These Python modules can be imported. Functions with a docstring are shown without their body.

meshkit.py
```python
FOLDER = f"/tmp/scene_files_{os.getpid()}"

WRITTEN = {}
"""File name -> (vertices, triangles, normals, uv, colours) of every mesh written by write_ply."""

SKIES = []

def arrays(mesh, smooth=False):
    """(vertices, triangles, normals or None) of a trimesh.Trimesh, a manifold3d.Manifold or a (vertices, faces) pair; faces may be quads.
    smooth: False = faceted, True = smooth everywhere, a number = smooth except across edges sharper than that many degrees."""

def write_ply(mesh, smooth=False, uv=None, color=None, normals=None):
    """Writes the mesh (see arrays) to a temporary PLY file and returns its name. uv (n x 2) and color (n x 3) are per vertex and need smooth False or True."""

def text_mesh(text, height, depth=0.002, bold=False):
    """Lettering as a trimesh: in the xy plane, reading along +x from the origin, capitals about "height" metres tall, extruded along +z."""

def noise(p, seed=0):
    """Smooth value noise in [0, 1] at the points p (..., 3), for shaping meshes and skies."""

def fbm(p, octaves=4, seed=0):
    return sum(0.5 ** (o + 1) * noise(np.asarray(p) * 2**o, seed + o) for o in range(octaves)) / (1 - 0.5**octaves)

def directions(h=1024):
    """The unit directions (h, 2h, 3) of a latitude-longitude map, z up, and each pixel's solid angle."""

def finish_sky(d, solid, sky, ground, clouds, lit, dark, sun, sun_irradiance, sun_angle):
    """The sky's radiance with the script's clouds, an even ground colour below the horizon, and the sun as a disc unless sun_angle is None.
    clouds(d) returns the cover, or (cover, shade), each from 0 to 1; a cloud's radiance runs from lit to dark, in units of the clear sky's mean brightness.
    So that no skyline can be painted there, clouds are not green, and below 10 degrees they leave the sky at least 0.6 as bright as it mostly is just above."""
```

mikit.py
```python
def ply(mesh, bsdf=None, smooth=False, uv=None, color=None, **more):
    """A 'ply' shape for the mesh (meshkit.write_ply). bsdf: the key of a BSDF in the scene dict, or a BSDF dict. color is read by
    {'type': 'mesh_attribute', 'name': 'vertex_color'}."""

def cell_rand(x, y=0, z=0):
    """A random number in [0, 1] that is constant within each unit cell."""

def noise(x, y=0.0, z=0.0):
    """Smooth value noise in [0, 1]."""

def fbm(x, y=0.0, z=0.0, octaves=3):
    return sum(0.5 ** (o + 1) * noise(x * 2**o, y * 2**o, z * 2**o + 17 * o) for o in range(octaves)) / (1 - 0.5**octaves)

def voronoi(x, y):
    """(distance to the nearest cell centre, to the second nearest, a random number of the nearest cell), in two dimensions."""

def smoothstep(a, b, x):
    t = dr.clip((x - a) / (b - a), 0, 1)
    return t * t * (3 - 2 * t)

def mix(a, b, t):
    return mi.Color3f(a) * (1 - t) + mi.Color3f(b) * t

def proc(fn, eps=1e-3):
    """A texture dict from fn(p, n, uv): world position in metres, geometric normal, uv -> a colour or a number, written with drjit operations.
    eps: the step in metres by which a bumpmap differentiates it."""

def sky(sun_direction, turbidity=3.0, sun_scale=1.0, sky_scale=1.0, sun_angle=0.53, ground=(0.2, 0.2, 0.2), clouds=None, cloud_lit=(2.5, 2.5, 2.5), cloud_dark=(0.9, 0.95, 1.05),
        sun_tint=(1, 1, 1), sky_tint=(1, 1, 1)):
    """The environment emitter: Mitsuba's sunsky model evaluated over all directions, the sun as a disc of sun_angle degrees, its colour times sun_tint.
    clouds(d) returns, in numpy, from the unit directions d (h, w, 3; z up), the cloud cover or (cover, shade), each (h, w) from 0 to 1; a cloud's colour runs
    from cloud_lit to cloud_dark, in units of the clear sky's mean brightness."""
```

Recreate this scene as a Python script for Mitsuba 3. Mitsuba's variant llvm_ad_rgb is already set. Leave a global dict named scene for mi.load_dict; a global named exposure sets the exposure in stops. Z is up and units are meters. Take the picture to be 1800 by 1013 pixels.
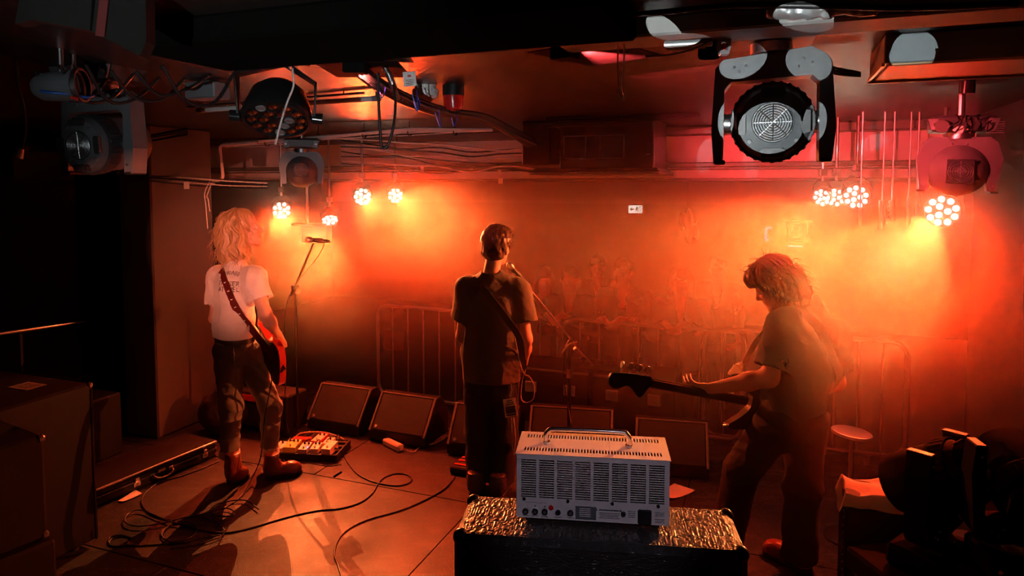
# A small club stage seen from behind the band: amber LED cans in haze, three players, audience at a barrier.
import math, random
import numpy as np
import trimesh
import manifold3d as m3
import shapely.geometry as sg
import drjit as dr
import mitsuba as mi
import mikit
import meshkit

T = mi.ScalarTransform4f
scene, labels = {}, {}
rng = np.random.default_rng(7)
random.seed(7)

# ------------------------------------------------------------------ camera
PITCH = math.radians(3.5)
CAM = np.array([0.0, 0.0, 2.0])
FPX, PCX, PCY = 1200.0, 900.0, 398.0
FWD = np.array([0, math.cos(PITCH), -math.sin(PITCH)])
UPV = np.array([0, math.sin(PITCH), math.cos(PITCH)])
scene['camera'] = {
    'type': 'perspective', 'fov_axis': 'x', 'fov': math.degrees(2 * math.atan(900 / FPX)),
    'principal_point_offset_x': 0.0, 'principal_point_offset_y': (506.5 - PCY) / 1013,
    'near_clip': 0.05, 'far_clip': 100.0,
    'to_world': T().look_at(origin=CAM.tolist(), target=(CAM + FWD).tolist(), up=UPV.tolist())}
exposure = 5.0          # stops; the lamps' powers below are in units of 2**-exposure

# room axes: u runs along the stage front (to the right and nearer), v runs towards the audience
PHI = math.radians(-20.9)
UX = np.array([math.cos(PHI), math.sin(PHI), 0.0])
VX = np.array([-math.sin(PHI), math.cos(PHI), 0.0])
ROOM = np.eye(4); ROOM[:3, 0], ROOM[:3, 1] = UX, VX


def RM(u, v, z=0.0):
    return UX * u + VX * v + np.array([0, 0, z])


def ray(px, py):
    d = np.array([1, 0, 0.0]) * (px - PCX) / FPX + FWD - UPV * (py - PCY) / FPX
    return d / d[1]


def D(px, py, depth):
    """The point that stands at this depth (metres ahead of the camera) on the line of sight through a pixel of the survey."""
    return CAM + ray(px, py) * depth


def W(px, py, z=0.0):
    """The point of the plane at height z on that line of sight."""
    r = ray(px, py)
    return CAM + r * ((z - CAM[2]) / r[2])


# ------------------------------------------------------------------ lights
AMBER, RED = np.array([1.0, 0.32, 0.085]), np.array([1.0, 0.05, 0.008])


HAZE_THICK, HAZE_G = .34, .6


def spot(key, origin, target, rgb, cutoff, beam, weight=1.0):
    scene[key] = {'type': 'spot', 'to_world': T().look_at(origin=list(map(float, origin)), target=list(map(float, target)), up=[0.01, 0.02, 1.0]),
                  'intensity': {'type': 'rgb', 'value': [float(c) * .94 * 2.0 ** -exposure for c in rgb]}, 'cutoff_angle': float(cutoff), 'beam_width': float(beam), 'sampling_weight': float(weight)}


# each can: pixel, depth, face diameter, aim, power of its amber core and of its wider red field, their half angles
CANS = [
    (495, 370, 6.30, .165, (-1.1, 3.6, 0.75), 86, 40, 25, 44),
    (580, 386, 6.30, .150, (-1.65, 4.6, 0.75), 40, 30, 28, 42),
    (637, 346, 6.00, .155, (0.15, 2.6, 1.15), 66, 44, 19, 52),
    (695, 344, 6.10, .135, (0.7, 2.6, 1.15), 54, 48, 20, 40),
    (1445, 347, 4.75, .125, (-1.2, 4.45, 1.15), 58, 60, 17, 36),
    (1469, 347, 4.70, .130, (-0.2, 3.2, 0.9), 24, 14, 22, 36),
    (1505, 346, 4.60, .165, (0.1, 2.6, 0.9), 32, 18, 22, 38),
    (1656, 371, 4.10, .195, (0.46, 1.80, 1.12), 190, 66, 14, 40),
]

# unseen lamps: red washes behind the drop, white gobo lamp, washes near the camera
RED_WASH = RM(-.60, 2.12, 2.41)      # tucked behind the ceiling drop
spot('red_wash_light', RED_WASH, RM(0.8, 5.6, 2.20), np.array([1.0, .06, .07]) * 80, 25, 17)
CABLE_WASH = RM(-1.40, 2.12, 2.41)
spot('cable_wash_light', CABLE_WASH, RM(-2.5, 5.0, 2.28), np.array([1.0, .16, .13]) * 34, 25, 12)  # second red lamp, added to brighten the ceiling cables
GOBO_AT = np.array([-.9, -1.0, 1.7])
GOBO_TO = GOBO_AT + np.array([math.sin(math.radians(28)), math.cos(math.radians(28)), math.tan(math.radians(7.5))])
spot('gobo_light', GOBO_AT, GOBO_TO, np.array([1.0, .98, .95]) * 38, 16, 15)
spot('ceiling_wash_light', GOBO_AT, D(1380, 150, 2.2), np.array([.45, .85, 1.0]) * 7, 13, 5)  # dim teal fill added to lift the near moving head
LEFT_AT = np.array([-.5, -1.2, 1.5])
spot('back_key_light', (-.5, -1.2, 1.9), D(412, 432, 4.66), np.array([1.0, .27, .16]) * 135, 6.5, 3.5)
spot('left_wash_light', LEFT_AT, LEFT_AT + [-.09, .97, .25], np.array([.85, .95, 1.0]) * 15, 14, 6)
spot('amp_wash_light', (.30, .15, 2.25), D(1040, 875, 1.75), np.array([.85, .75, 1.0]) * 1.5, 9, 6)

# ------------------------------------------------------------------ helpers
def rgb(*c):
    return {'type': 'rgb', 'value': [float(x) for x in c]}


def pbr(col, rough=.5, metal=0.0, **k):
    return {'type': 'principled', 'base_color': rgb(*col) if isinstance(col, (tuple, list)) else mikit.proc(col), 'roughness': rough, 'metallic': metal, **k}


def mat(key, bsdf, two=False):
    scene['m_' + key] = {'type': 'twosided', 'b': bsdf} if two else bsdf
    return 'm_' + key


used = {}


def numbered(name):
    n = used.get(name, 0)
    used[name] = n + 1
    return name if n == 0 else f'{name}_{n:03d}'


def thing(name, label, cat, group=None, kind=None):
    key = numbered(name)
    labels[key] = {'label': label, 'category': cat}
    if group:
        labels[key]['group'] = group
    if kind:
        labels[key]['kind'] = kind
    return key


def put(key, mesh, m, smooth=False, **kw):
    scene[key] = mikit.ply(mesh, 'm_' + m, smooth=smooth, **kw)
    return key


def part(parent, name, mesh, m, smooth=False, label=None, kind=None, **kw):
    key = put(numbered(parent + '__' + name), mesh, m, smooth, **kw)
    if label or kind:
        labels[key] = {}
        if label:
            labels[key]['label'] = label
        if kind:
            labels[key]['kind'] = kind
    return key


def one(name, label, cat, mesh, m, smooth=False, group=None, kind=None, **kw):
    return put(thing(name, label, cat, group, kind), mesh, m, smooth, **kw)


def struct(name, mesh, m, smooth=False):
    put(name, mesh, m, smooth)
    labels[name] = {'kind': 'structure'}
    return name


def cat(*ms):
    ms = [m for x in ms for m in (x if isinstance(x, (list, tuple)) else [x])]
    return trimesh.util.concatenate(ms)


def box(sx, sy, sz, at=(0, 0, 0), bev=0.0):
    """A box of these sizes centred at a point, its edges chamfered by bev."""
    h = np.array([sx, sy, sz]) / 2
    if bev <= 0:
        m = trimesh.creation.box(extents=h * 2)
    else:
        b = min(bev, h.min() * .9)
        p = []
        for s in np.ndindex(2, 2, 2):
            s = np.array(s) * 2 - 1
            for k in range(3):
                q = h - b
                q[k] = h[k]
                p.append(s * q)
        m = trimesh.convex.convex_hull(np.array(p))
    m.apply_translation(at)
    return m


def bbox(x0, x1, y0, y1, z0, z1, bev=0.0):
    return box(x1 - x0, y1 - y0, z1 - z0, ((x0 + x1) / 2, (y0 + y1) / 2, (z0 + z1) / 2), bev)


def basis(d):
    d = np.asarray(d, float) / np.linalg.norm(d)
    a = np.cross([0, 0, 1.0] if abs(d[2]) < .95 else [1.0, 0, 0], d)
    a /= np.linalg.norm(a)
    return a, np.cross(d, a), d


def rod(p0, p1, r0, r1=None, n=10):
    """A capped cylinder or cone between two points."""
    p0, p1 = np.asarray(p0, float), np.asarray(p1, float)
    r1 = r0 if r1 is None else r1
    a, b, d = basis(p1 - p0)
    t = np.arange(n) * 2 * np.pi / n
    c = np.cos(t)[:, None] * a + np.sin(t)[:, None] * b
    v = np.vstack([p0 + c * r0, p1 + c * r1, p0, p1])
    i = np.arange(n); j = (i + 1) % n
    f = np.vstack([np.stack([i, j, j + n], 1), np.stack([i, j + n, i + n], 1), np.stack([j, i, i * 0 + 2 * n], 1), np.stack([i + n, j + n, i * 0 + 2 * n + 1], 1)])
    return trimesh.Trimesh(v, f, process=False)


def spline(pts, n=8):
    """Catmull-Rom through the points."""
    p = np.asarray(pts, float)
    if len(p) < 3:
        return p
    p = np.vstack([2 * p[0] - p[1], p, 2 * p[-1] - p[-2]])
    t = np.linspace(0, 1, n, endpoint=False)[:, None]
    out = [.5 * (2 * p[i] + (p[i + 1] - p[i - 1]) * t + (2 * p[i - 1] - 5 * p[i] + 4 * p[i + 1] - p[i + 2]) * t ** 2 + (3 * p[i] - p[i - 1] - 3 * p[i + 1] + p[i + 2]) * t ** 3) for i in range(1, len(p) - 2)]
    return np.vstack(out + [p[-2:-1]])


def tube(pts, r, n=7):
    """A capped tube along a polyline; r may vary per point."""
    p = np.asarray(pts, float)
    t = np.gradient(p, axis=0)
    t /= np.linalg.norm(t, axis=1, keepdims=True) + 1e-12
    r = np.broadcast_to(r, (len(p),))
    a = basis(t[0])[0]
    A = []
    for k in range(len(p)):
        a = a - t[k] * (a @ t[k])
        a /= np.linalg.norm(a) + 1e-12
        A.append(a)
    A = np.array(A); B = np.cross(t, A)
    w = np.arange(n) * 2 * np.pi / n
    v = (p[:, None] + r[:, None, None] * (np.cos(w)[None, :, None] * A[:, None] + np.sin(w)[None, :, None] * B[:, None])).reshape(-1, 3)
    i, j = np.meshgrid(np.arange(len(p) - 1), np.arange(n), indexing='ij')
    q = np.stack([i * n + j, i * n + (j + 1) % n, (i + 1) * n + (j + 1) % n, (i + 1) * n + j], -1).reshape(-1, 4)
    f = np.vstack([q[:, [0, 1, 2]], q[:, [0, 2, 3]]])
    m = len(v)
    v = np.vstack([v, p[0], p[-1]])
    k = np.arange(n)
    f = np.vstack([f, np.stack([(k + 1) % n, k, k * 0 + m], 1), np.stack([m - n + k, m - n + (k + 1) % n, k * 0 + m + 1], 1)])
    return trimesh.Trimesh(v, f, process=False)


def cord(pts, r, n=8, sides=6):
    return tube(spline(pts, n), r, sides)


def strip(pts, wdir, w, th):
    """A flat strap along a polyline: wdir is its width direction (per point or one), th its thickness."""
    p = np.asarray(pts, float)
    t = np.gradient(p, axis=0)
    t /= np.linalg.norm(t, axis=1, keepdims=True)
    wd = np.broadcast_to(np.asarray(wdir, float), p.shape)
    wd = wd - t * (wd * t).sum(1, keepdims=True)
    wd = wd / np.linalg.norm(wd, axis=1, keepdims=True)
    nn = np.cross(t, wd)
    ring = [(-w / 2, -th / 2), (w / 2, -th / 2), (w / 2, th / 2), (-w / 2, th / 2)]
    v = np.stack([p + wd * a + nn * b for a, b in ring], 1).reshape(-1, 3)
    i, j = np.meshgrid(np.arange(len(p) - 1), np.arange(4), indexing='ij')
    q = np.stack([i * 4 + j, i * 4 + (j + 1) % 4, (i + 1) * 4 + (j + 1) % 4, (i + 1) * 4 + j], -1).reshape(-1, 4)
    e = len(v) - 4
    f = np.vstack([q[:, [0, 1, 2]], q[:, [0, 2, 3]], [[0, 2, 1], [0, 3, 2], [e, e + 1, e + 2], [e, e + 2, e + 3]]])
    return trimesh.Trimesh(v, f, process=False)


def lathe(prof, n=24):
    """Revolves (radius, height) points about z; closed where the radius is 0."""
    return trimesh.creation.revolve(np.asarray(prof, float), sections=n)


def prism(poly, h, z=0.0):
    """Extrudes a 2D polygon (points or shapely) from z to z+h."""
    g = poly if hasattr(poly, 'geom_type') else sg.Polygon(poly)
    m = trimesh.creation.extrude_polygon(g, h, engine='earcut')
    m.apply_translation([0, 0, z])
    return m


def frame(o, x, y=None, z=None):
    """A matrix with origin o and the given axes (two of x, y, z)."""
    x = None if x is None else np.asarray(x, float) / np.linalg.norm(x)
    y = None if y is None else np.asarray(y, float) / np.linalg.norm(y)
    z = None if z is None else np.asarray(z, float) / np.linalg.norm(z)
    if z is None:
        z = np.cross(x, y); z /= np.linalg.norm(z); y = np.cross(z, x)
    elif y is None:
        y = np.cross(z, x); y /= np.linalg.norm(y); x = np.cross(y, z)
    else:
        x = np.cross(y, z); x /= np.linalg.norm(x); y = np.cross(z, x)
    m = np.eye(4)
    m[:3, 0], m[:3, 1], m[:3, 2], m[:3, 3] = x, y, z, o
    return m


def xf(mesh, m):
    q = mesh.copy()
    q.apply_transform(m)
    return q


def rotz(deg, at=(0, 0, 0)):
    m = trimesh.transformations.rotation_matrix(math.radians(deg), [0, 0, 1])
    m[:3, 3] = at
    return m


def rota(deg, axis, at=(0, 0, 0)):
    m = trimesh.transformations.rotation_matrix(math.radians(deg), axis)
    m[:3, 3] = at
    return m


def room(mesh):
    return xf(mesh, ROOM)


def rbox(u0, u1, v0, v1, z0, z1, bev=0.0):
    return room(bbox(u0, u1, v0, v1, z0, z1, bev))


def letters(text, height, depth=.0008, bold=False):
    m = meshkit.text_mesh(text, height, depth, bold)
    m.apply_translation([-(m.bounds[0][0] + m.bounds[1][0]) / 2, -height / 2, 0])
    return m


# --- smooth bodies: a distance field of round cones and ellipsoids, meshed by surface nets
def smin(a, b, k):
    h = np.clip(.5 + .5 * (b - a) / k, 0, 1)
    return b + (a - b) * h - k * h * (1 - h)


def cone(a, b, ra, rb, flat=None, fdir=None):
    return ('c', np.asarray(a, float), np.asarray(b, float), ra, rb, flat, fdir)


def ball(c, r, rot=None):
    """An ellipsoid: r one radius or three, rot a 3x3 whose columns are its axes."""
    return ('e', np.asarray(c, float), np.broadcast_to(np.asarray(r, float), (3,)), rot)


CULL = [.2]


def reach(q):
    """Centre and radius of a ball round a primitive."""
    q = q[2] if q[0] == 'k' else q
    if q[0] == 'c':
        return (q[1] + q[2]) / 2, np.linalg.norm(q[1] - q[2]) / 2 + max(q[3], q[4])
    if q[0] == 'e':
        return q[1], q[2].max()
    return (q[2] + q[3]) / 2, np.linalg.norm(q[2] - q[3]) / 2 + q[4] + .05


def field(q, p):
    if q[0] == 'c':
        a, b, ra, rb, flat, fd = q[1:]
        ab = b - a
        w = p - a
        if flat is not None:   # squeezed along fdir
            fdv = np.asarray(fd, float) / np.linalg.norm(fd)
            w = w + (w @ fdv * (1 / flat - 1))[..., None] * fdv
            ab = ab + (ab @ fdv) * (1 / flat - 1) * fdv
        t = np.clip((w @ ab) / max(ab @ ab, 1e-9), 0, 1)
        w = w - t[..., None] * ab
        return (np.sqrt(np.einsum('...i,...i', w, w)) - (ra + (rb - ra) * t)) * (flat or 1.0)
    if q[0] == 'e':
        w = p - q[1]
        if q[3] is not None:
            w = w @ q[3]
        w = w / q[2]
        n0 = np.sqrt(np.einsum('...i,...i', w, w))
        w = w / q[2]
        return n0 * (n0 - 1) / np.maximum(np.sqrt(np.einsum('...i,...i', w, w)), 1e-9)
    return q[1](p)


def sdf(prims, k=.03):
    balls = [reach(q) for q in prims]

    def f(p):
        d = None
        lo, hi = p.reshape(-1, 3).min(0), p.reshape(-1, 3).max(0)
        for q, (c, r) in zip(prims, balls):
            if np.linalg.norm(np.maximum(np.maximum(lo - c, c - hi), 0)) > r + CULL[0]:
                continue
            kk = k
            if q[0] == 'k':
                kk, q = q[1], q[2]
            e = field(q, p)
            d = e if d is None else smin(d, e, kk)
        return np.full(p.shape[:-1], CULL[0]) if d is None else d
    return f


def nets(f, lo, hi, h):
    """Naive surface nets of f < 0 in the box lo..hi with cells of h."""
    lo, hi = np.asarray(lo, float), np.asarray(hi, float)
    B = 8
    nb = np.ceil((hi - lo) / (h * B)).astype(int)
    n = nb * B + 1
    bc = np.stack(np.meshgrid(*[np.arange(k) for k in nb], indexing='ij'), -1).reshape(-1, 3)
    CULL[0] = .25
    dc = np.concatenate([f(lo + (q * B + B / 2) * h) for q in np.array_split(bc, max(1, len(bc) // 300))])
    g = np.ones(n)
    for q in bc[dc < 0]:
        g[q[0] * B:q[0] * B + B + 1, q[1] * B:q[1] * B + B + 1, q[2] * B:q[2] * B + B + 1] = -1
    act = bc[np.abs(dc) < h * B * 1.5 + .015]
    loc = np.stack(np.meshgrid(*[np.arange(B + 1)] * 3, indexing='ij'), -1).reshape(-1, 3)
    act = act[np.lexsort((act[:, 0], act[:, 1], act[:, 2] // 2))]
    CULL[0] = .045
    for i0 in range(0, len(act), 24):
        I = (act[i0:i0 + 24, None] * B + loc[None]).reshape(-1, 3)
        g[tuple(I.T)] = f(lo + I * h)
    CULL[0] = .5
    g[0], g[-1], g[:, 0], g[:, -1], g[:, :, 0], g[:, :, -1] = [np.maximum(x, 1e-4) for x in (g[0], g[-1], g[:, 0], g[:, -1], g[:, :, 0], g[:, :, -1])]
    s = g < 0
    c = np.zeros(n - 1, np.int8)
    for o in np.ndindex(2, 2, 2):
        c += s[o[0]:n[0] - 1 + o[0], o[1]:n[1] - 1 + o[1], o[2]:n[2] - 1 + o[2]]
    act = (c > 0) & (c < 8)
    idx = -np.ones(n - 1, int)
    cells = np.argwhere(act)
    idx[act] = np.arange(len(cells))
    acc, cnt = np.zeros((len(cells), 3)), np.zeros(len(cells))
    cor = list(np.ndindex(2, 2, 2))
    for a in cor:
        for k in range(3):
            if a[k]:
                continue
            b = list(a); b[k] = 1
            ga, gb = g[tuple((cells + a).T)], g[tuple((cells + b).T)]
            x = (ga < 0) != (gb < 0)
            t = np.where(x, ga / np.where(x, ga - gb, 1), 0)
            pt = np.array(a, float) + t[:, None] * (np.array(b) - np.array(a))
            acc += np.where(x[:, None], pt, 0)
            cnt += x
    v = lo + (cells + acc / cnt[:, None]) * h
    F = []
    for k in range(3):
        i, j = (k + 1) % 3, (k + 2) % 3
        sl0 = [slice(None)] * 3; sl1 = [slice(None)] * 3
        sl0[k], sl1[k] = slice(0, -1), slice(1, None)
        x = s[tuple(sl0)] != s[tuple(sl1)]
        e = np.argwhere(x)
        e = e[(e[:, i] > 0) & (e[:, j] > 0) & (e[:, i] < n[i] - 1) & (e[:, j] < n[j] - 1)]
        inside = s[tuple(e.T)]
        ei = np.zeros(3, int); ei[i] = 1
        ej = np.zeros(3, int); ej[j] = 1
        q = np.stack([idx[tuple((e - ei - ej).T)], idx[tuple((e - ej).T)], idx[tuple(e.T)], idx[tuple((e - ei).T)]], 1)
        q[~inside] = q[~inside][:, ::-1]
        F.append(q)
    q = np.vstack(F)
    return trimesh.Trimesh(v, np.vstack([q[:, [0, 1, 2]], q[:, [0, 2, 3]]]), process=False)


def blob(prims, k=.03, h=.008, pad=.03, warp=None, cut=None, sub=None):
    """The mesh of a smooth union; warp(p) is added to the distance, cut is a list of (point, normal): what lies beyond is removed."""
    base = sdf(prims, k)
    pts = []
    for q in prims:
        q = q[2] if q[0] == 'k' else q
        if q[0] == 'c':
            r = max(q[3], q[4]); pts += [q[1] - r, q[1] + r, q[2] - r, q[2] + r]
        elif q[0] == 'e':
            r = q[2].max(); pts += [q[1] - r, q[1] + r]
    pts = np.array(pts)

    def f(p):
        d = base(p)
        if warp is not None:
            d = d + warp(p)
        for c in cut or ():
            e = (p - np.asarray(c[0], float)) @ (np.asarray(c[1], float) / np.linalg.norm(c[1]))
            d = np.maximum(d, e)
        if sub is not None:
            d = np.maximum(d, -sub(p))
        return d
    m = nets(f, pts.min(0) - pad, pts.max(0) + pad, h)
    m.sdf = f
    return m


def drop_on(mesh, f, d, start=.4, lift=.001):
    """Moves each vertex along d onto the surface of the distance field f (a print or a strap on cloth), keeping its height over it."""
    d = np.asarray(d, float) / np.linalg.norm(d)
    p = mesh.vertices.copy()
    t = np.full(len(p), -start)
    for _ in range(60):
        t = t + np.clip(f(p + d * t[:, None]), -.05, .05) * .8
    mesh = mesh.copy()
    mesh.vertices = p + d * (t - lift)[:, None]
    return mesh


def DV(px, py, v):
    """The point of the plane v = const under a pixel of the survey."""
    r = ray(px, py)
    t = v / (r @ VX)
    return CAM + r * t if abs(CAM @ VX) < 1e-9 else None


def cable(name, label, pts, r=.005, m='cable', group=None, n=8):
    return one(name, label, 'cable', cord(pts, r, n), m, True, group)



# ------------------------------------------------------------------ materials
def floor_col(p, n, uv):
    s = mikit.fbm(p.x * 3.1, p.y * 3.1, 0.0, 4)
    scuff = mikit.smoothstep(.58, .72, mikit.fbm(p.x * 9 + 4, p.y * 23, 1.0, 3))
    speck = mikit.smoothstep(.93, .97, mikit.cell_rand(p.x * 260, p.y * 260, 3))
    return mikit.mix((.014, .0122, .011), (.025, .022, .0195), s) + mi.Color3f(.011, .0097, .009) * scuff + mi.Color3f(.05) * speck


def floor_rough(p, n, uv):
    return .42 + .28 * mikit.fbm(p.x * 5, p.y * 5, 2.0, 3)


def weave(p, n, uv):
    u = p.x * UX[0] + p.y * UX[1]
    v = p.x * VX[0] + p.y * VX[1]
    return dr.sin(u * 520) * dr.sin(v * 520) * .5


def tolex_h(p, n, uv):
    a, b, c = mikit.voronoi(p.x * 120 + p.z * 60 + 2.5 * mikit.noise(p.x * 60, p.y * 60, p.z * 60), p.y * 75 + p.z * 110)
    return mikit.smoothstep(0.0, .55, b - a)


def carpet_h(p, n, uv):
    return mikit.noise(p.x * 420, p.y * 420, p.z * 420)


def plaster_h(p, n, uv):
    return mikit.fbm(p.x * 14, p.y * 34, p.z * 14, 4)


def bumped(h, scale, bsdf, eps=1e-3):
    return {'type': 'bumpmap', 't': mikit.proc(h, eps), 'scale': scale, 'b': bsdf}


mat('vinyl', bumped(weave, .0006, pbr(floor_col, mikit.proc(floor_rough), specular=.3), 4e-4))
mat('deck_edge', pbr((.16, .15, .14), .5, .3))
mat('ceiling', bumped(plaster_h, .006, pbr((.026, .018, .015), .36, specular=.4), 2e-3))
mat('black_wall', pbr((.009, .008, .0065), .8, specular=.2))
mat('dark_wall', pbr((.03, .025, .02), .7))
mat('column', pbr((.10, .07, .055), .65))
mat('bulkhead', pbr((.52, .44, .44), .7))
mat('soffit', pbr((.09, .068, .06), .45))
mat('audience_floor', pbr((.07, .06, .055), .5))
mat('black', pbr((.011, .0105, .010), .45, specular=.35))
mat('black_matte', pbr((.006, .0057, .0052), .8, specular=.03))
mat('drape', pbr((.005, .0047, .004), 1.0, specular=0.0))
mat('black_gloss', pbr((.012, .012, .012), .18, specular=.6))
mat('rubber', pbr((.018, .017, .016), .55))
mat('cable', pbr((.016, .015, .015), .42, specular=.5))
mat('cable_pale', pbr((.55, .47, .43), .45))
mat('zip_blue', pbr((.02, .06, .45), .4))
mat('mover', pbr((.115, .125, .13), .42, .1, specular=.5))
mat('mover_dark', pbr((.03, .032, .034), .4, specular=.5))
mat('steel', pbr((.42, .42, .42), .34, 1.0))
mat('chrome', pbr((.75, .74, .72), .16, 1.0))
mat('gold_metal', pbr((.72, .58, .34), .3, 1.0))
mat('galv', pbr((.42, .43, .43), .38, .7))
mat('duct', pbr((.17, .20, .21), .42, .25))
mat('beam', pbr((.20, .20, .19), .55, .1))
mat('white_plastic', pbr((.72, .70, .66), .35))
mat('white_paper', pbr((.80, .78, .73), .7), True)
mat('old_paper', pbr((.62, .55, .47), .75), True)
mat('ink', pbr((.03, .025, .025), .7))
mat('red_plastic', pbr((.62, .02, .015), .2, specular=.6))
mat('red_lacquer', pbr((.60, .03, .02), .18, clearcoat=.8, clearcoat_gloss=.9))
mat('blue_plastic', pbr((.02, .10, .42), .3))
mat('tolex', bumped(tolex_h, .0030, pbr((.030, .027, .025), .36, specular=.6), 6e-4))
mat('tolex_plain', pbr((.011, .010, .0095), .55, specular=.25))
mat('tolex_cover', pbr((.030, .027, .025), .34, specular=.6))
mat('carpet', bumped(carpet_h, .003, pbr((.055, .045, .042), .8), 8e-4))
mat('grille', pbr((.026, .023, .020), .55, .2))
mat('amp_shell', pbr((.74, .70, .66), .42, .08))
mat('print_grey', pbr((.10, .105, .115), .6))
mat('skin', pbr((.62, .36, .26), .5, specular=.4))
mat('eye', pbr((.55, .52, .48), .2))
mat('hair_blond', pbr((.46, .27, .13), .42, specular=.6))
mat('hair_brown', pbr((.11, .052, .028), .42, specular=.5))
mat('hair_dark', pbr((.06, .038, .026), .42, specular=.6))
mat('tee_white', pbr((.66, .59, .56), .85))
mat('tee_black', pbr((.055, .046, .038), .85))
mat('tee_olive', pbr((.12, .092, .066), .85))
mat('denim_black', pbr((.026, .022, .019), .85))
mat('denim_grey', pbr((.19, .165, .14), .85))
mat('leather_red', pbr((.26, .062, .032), .32, specular=.6))
mat('leather_dark', pbr((.05, .03, .022), .4, specular=.5))
mat('sole', pbr((.03, .026, .022), .7))
mat('strap_dark', pbr((.11, .012, .010), .5))
mat('strap_tan', pbr((.66, .56, .42), .6))
mat('wood_neck', pbr((.20, .10, .05), .4))
mat('wood_dark', pbr((.05, .028, .018), .4))
mat('barrier', pbr((.34, .28, .26), .4, .6))
mat('jacket', pbr((.06, .05, .047), .8))
mat('jacket_mid', pbr((.20, .15, .12), .8))
mat('pedal_red', pbr((.60, .045, .03), .35))
mat('pedal_cream', pbr((.74, .68, .58), .4))
mat('pedal_yellow', pbr((.70, .56, .10), .4))
mat('pedal_silver', pbr((.55, .54, .52), .35, .4))

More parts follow.
